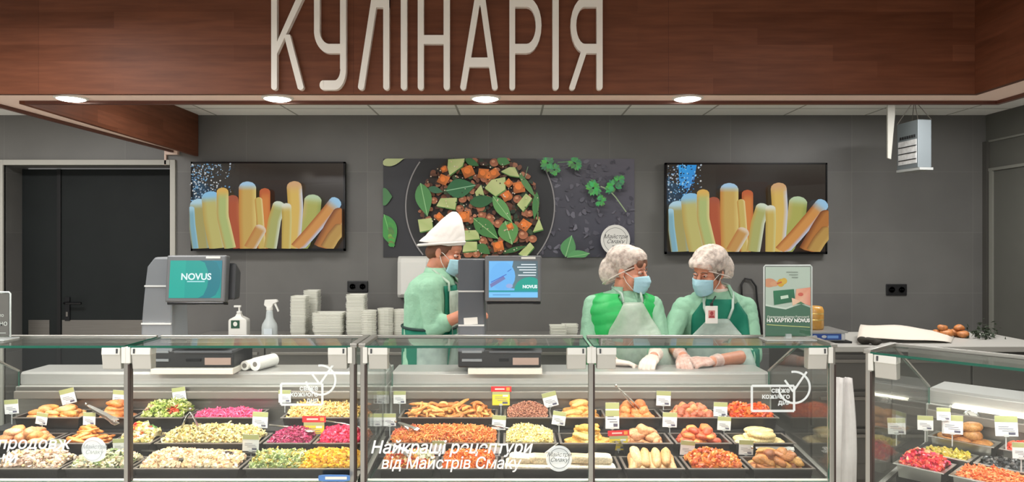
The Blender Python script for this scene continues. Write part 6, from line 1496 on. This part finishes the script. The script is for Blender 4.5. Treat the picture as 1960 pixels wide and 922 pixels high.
p2, bo2, sh2, tr2 = person((hip2.x, hip2.y), 'person in a mint shirt with photo badge and hair net, hands clasped on the counter', None, side2, front2, spec2, SKIN2, MINT2, hc2, hR2, neck2, (arm2L, arm2R), .05)
eyes(hc2, hR2, p2, HAIRG); mask(hc2 + hR2 @ Vector((0, .006, -.002)), hR2, p2)
hairmesh(hc2, hR2, p2, HAIRG, (((0, -.02, .045), (.079, .097, .083)), ((0, .05, .075), (.056, .04, .03)), ((.06, -.01, .0), (.022, .05, .05)), ((-.06, -.01, .0), (.022, .05, .05))))
o, V = net(hc2, hR2, p2, (((0, -.02, .06), (.093, .118, .088)), ((0, -.10, -.005), (.085, .08, .085)), ((0, -.135, -.045), (.062, .052, .06)), ((0, .045, .062), (.082, .075, .05))), k=4)
cut_below(o, hc2 + hR2 @ Vector((0, .085, .040)), (hR2 @ Vector((0, -.48, .88))).normalized())
b = MB(); b.tube([hc2 + hR2 @ Vector((.083 * math.sin(a), -.032 + .116 * math.cos(a), -.026 + .062 * math.cos(a))) for a in [2 * PI * k / n_ for k in range(n_ + 1)]], .0035, 8); b.build('net_band', mat('net_band', (222, 212, 204), .8), p2, smooth=True)
T2 = bvh_of([(sh2[0], sh2[1]), (tr2[0], tr2[1])])
zt = [-.045 - .03 * k for k in range(26)]
te = drape(T2, neck2, side2, front2, UP, zt, lambda z: .085 + .07 * min(1, max(0, -z - .04) / .10) if z > -.3 else .2, .009, 19, lambda z: .004, 2, .6, -.25)
b = MB(); b.sheet(te); tp = b.build('teal_apron', TEAL, p2, smooth=True, solid=.003)
zc = [-.15 - .03 * k for k in range(23)]
ca = drape(T2, neck2, side2, front2, UP, zc, lambda z: .055 + .10 * min(1, max(0, -z - .15) / .12) if z > -.3 else min(.21, .155 + (-z - .3) * .3), .021, 21, lambda z: -.012, 3, .6, -.25)
b = MB(); b.sheet(ca); c2 = b.build('clear_apron', APRON2, p2, smooth=True, solid=.0012)
for i, s_ in ((0, -1), (-1, 1)):
    e = ca[0][i]; b = MB(); b.tube([e, e + UP * .06 + side2 * s_ * .022 + front2 * .004, neck2 + side2 * s_ * .082 + front2 * .058 - UP * .015, neck2 + side2 * s_ * .07 + UP * .028, neck2 - front2 * .06 + side2 * s_ * .04 + UP * .04], .0075, 8); b.build('neck_strap', APRON2, c2, smooth=True)
collar(neck2 + front2 * .002, side2, front2, MINT2, p2, .062, .108, gap=.75)
b = MB(); b.tube([neck2 + side2 * (.064 * math.cos(a)) + front2 * (.064 * math.sin(a) + .004) + UP * (.012 - .012 * math.sin(a)) for a in [2 * PI * k / 24 for k in range(25)]], .011, 8); b.build('undershirt_neck', mat('cream_knit', (222, 214, 200), .85), p2, smooth=True)
hit = T2.ray_cast(PX(1359, 601, 3.0), Vector((0, 1, 0)))
bp = hit[0] if hit[0] is not None else PX(1359, 601, 3.88)
bp = Vector((bp.x, bp.y - .03, bp.z))
b = MB(); b.box(bp.x - .034, bp.x + .034, bp.y - .002, bp.y + .002, bp.z - .048, bp.z + .048); bd = b.build('badge', WHITE, p2, bevel=.002)
b = MB(); b.box(bp.x - .018, bp.x + .018, bp.y - .003, bp.y - .002, bp.z - .018, bp.z + .024); b.build('badge_photo', mat('badge_photo', (196, 130, 124), .5), bd)
b = MB(); b.prism([(bp.x + .009 * math.cos(a), bp.z + .008 + .011 * math.sin(a)) for a in [k * PI / 6 for k in range(12)]] , bp.y - .004, bp.y - .003); b.prism([(bp.x - .016, bp.z - .017), (bp.x + .016, bp.z - .017), (bp.x + .012, bp.z - .004), (bp.x - .012, bp.z - .004)], bp.y - .004, bp.y - .003); b.build('badge_portrait', mat('badge_red', (150, 52, 56), .5), bd)
b = MB(); b.box(bp.x - .008, bp.x + .008, bp.y - .003, bp.y + .004, bp.z + .048, bp.z + .064); b.tube([(bp.x, bp.y, bp.z + .06), neck2 + side2 * -.02 + front2 * .085 - UP * .03], .004, 6); b.build('badge_clip', BLACK, bd)
for A in (arm2L, arm2R):
    b = MB(); hand(b, A['wr'], A['kn'], A['down'], A['curl'], .7, 1.0, .002, A['side'], A['thumb']); d = (Vector(A['wr']) - Vector(A['el'])).normalized(); b.tube([Vector(A['wr']) - d * .045, Vector(A['wr']) - d * .02, Vector(A['wr']) + d * .01], [.039, .035, .031], 16)
    remesh(b, 'glove', GLOVEC, p2, .003, 2, .5)
# --- person in the white cap -------------------------------------------
Y2 = 4.18
side3 = Vector((.25, 1, 0)).normalized() * -1; front3 = Vector((1, -.25, 0)).normalized(); side3 = front3.cross(UP)
neck3 = PX(838, 522, Y2); hc3 = PX(850, 482, Y2); hR3 = frame((.95, -.16, -.34), (.25, 0, 1))
hip3 = PX(822, 715, Y2)
spec3 = [(hip3 - UP * .06, .165, .13), (hip3 + UP * .05, .168, .135), (PX(824, 655, Y2), .155, .135), (PX(823, 605, Y2), .158, .13), (PX(824, 560, Y2), .168, .128), (PX(828, 540, Y2), .16, .108), (PX(833, 526, Y2), .12, .078), (neck3 + UP * .005, .058, .054)]
a3N = dict(sh=PX(822, 552, Y2 - .165), el=PX(829, 628, Y2 - .19), wr=PX(884, 602, Y2 - .22), kn=PX(905, 596, Y2 - .22), down=(.1, .6, -1), curl=[.6, .65, .7, .7], side=1, cuff=.38, thumb=.4)
a3F = dict(sh=PX(833, 548, Y2 + .165), el=PX(845, 620, Y2 + .2), wr=PX(898, 600, Y2 + .06), kn=PX(916, 597, Y2 + .02), down=(.1, -.5, -1), curl=[.6, .65, .7, .7], side=-1, cuff=.45, thumb=.4)
p3, bo3, sh3, tr3 = person((hip3.x, hip3.y), 'person in a peaked white cap and mint shirt, working sideways behind the blue screen scale', None, side3, front3, spec3, SKIN2, MINT, hc3, hR3, neck3, (a3N, a3F), .05)
eyes(hc3, hR3, p3, HAIRB); mask(hc3 + hR3 @ Vector((0, .006, -.002)), hR3, p3)
hairmesh(hc3, hR3, p3, HAIRB, (((0, -.022, .045), (.08, .098, .08)), ((0, -.06, -.02), (.066, .05, .05)), ((.062, -.006, .01), (.018, .04, .04)), ((-.062, -.006, .01), (.018, .04, .04))))
# cap: soft white headscarf cap with a high peak
b = MB(); seg = 26; rings = []
pk = PX(870, 404, Y2); base_c = PX(845, 464, Y2)
ax = (PX(890, 458, Y2) - PX(797, 464, Y2)).normalized(); bx_ = Vector((0, 1, 0))
prof = [(PX(845, 472, Y2), .142, .094), (PX(845, 462, Y2), .142, .098), (PX(852, 448, Y2), .116, .09), (PX(859, 434, Y2), .09, .078), (PX(864, 420, Y2), .062, .054), (PX(867, 410, Y2), .034, .03), (PX(869, 405, Y2), .014, .012)]
for c, ra, rb in prof:
    rings.append([c + ax * ra * math.copysign(abs(math.cos(a)) ** .9, math.cos(a)) * (1.0 if math.cos(a) > 0 else 1.02) + bx_ * rb * math.sin(a) for a in [2 * PI * j / seg for j in range(seg)]])
b.loft(rings, cap=True); cp, cV = remesh(b, 'cap', CAPM, p3, .006, 2, .5, wob(.004, 46, 2)); cut_below(cp, PX(845, 468, Y2), Vector((.16, 0, 1)).normalized())
b = MB()
b.tube([PX(845, 466, Y2) + ax * (.138 * math.cos(a) + .0) + bx_ * .096 * math.sin(a) for a in [2 * PI * j / 30 for j in range(31)]], .008, 8); b.build('cap_band', CAPM, p3, smooth=True)
T3 = bvh_of([(sh3[0], sh3[1]), (tr3[0], tr3[1])])
collar(neck3, side3, front3, MINT, p3, .06, .1, gap=.4)
tz = [-.07 - .03 * k for k in range(26)]
te = drape(T3, neck3, side3, front3, UP, tz, lambda z: .12 if z > -.3 else .17, .01, 19, lambda z: 0, 2, .6, -.3); b = MB(); b.sheet(te); b.build('teal_apron', TEAL, p3, smooth=True, solid=.003)
ca = drape(T3, neck3, side3, front3, UP, tz[1:], lambda z: .10 if z > -.3 else .15, .022, 19, lambda z: 0, 3, .6, -.3); b = MB(); b.sheet(ca); c3 = b.build('clear_apron', APRON, p3, smooth=True, solid=.0012)
e = ca[0][0 if side3.y > 0 else -1]; e2 = ca[0][-1 if side3.y > 0 else 0]
for q_, s_ in ((ca[0][0], -1), (ca[0][-1], 1)):
    b = MB(); b.tube([q_, q_.lerp(neck3, .5) + front3 * .05 + side3 * s_ * .05, neck3 + side3 * s_ * .075 + UP * .02, neck3 - front3 * .06 + side3 * s_ * .03 + UP * .035], .007, 8); b.build('neck_strap', APRON, c3, smooth=True)
# teal apron skirt wrapping the hip on the near side, with waist tie
G = []
for i in range(15):
    z = hip3.z + .285 - .05 * i; row = []
    for j in range(21):
        a = math.radians(-60 + 250 * j / 20); rr = 1 + .02 * math.sin(a * 9 + i * .3) + .03 * i / 14
        row.append(Vector((hip3.x, hip3.y, z)) + front3 * (.168 * rr * math.cos(a)) - Vector((0, 1, 0)) * (.215 * rr * math.sin(a)))
    G.append(row)
b = MB(); b.sheet(G); sk = b.build('apron_skirt', TEAL, p3, smooth=True, solid=.003)
G = []
for i in range(15):
    z = hip3.z + .25 - .048 * i; row = []
    for j in range(17):
        a = math.radians(-60 + 165 * j / 16); rr = 1.06 + .03 * math.sin(a * 7 + i * .3) + .02 * i / 14
        row.append(Vector((hip3.x, hip3.y, z)) + front3 * (.168 * rr * math.cos(a)) - Vector((0, 1, 0)) * (.215 * rr * math.sin(a)))
    G.append(row)
b = MB(); b.sheet(G); b.build('clear_skirt', APRON2, p3, smooth=True, solid=.0012)
b = MB(); b.tube([Vector((hip3.x, hip3.y, hip3.z + .285)) + front3 * (.171 * math.cos(a)) - Vector((0, 1, 0)) * .219 * math.sin(a) for a in [math.radians(-60 + 250 * j / 24) for j in range(25)]], .008, 8); b.build('waist_tie', mat('tie_dark', (20, 50, 46), .7), sk, smooth=True)
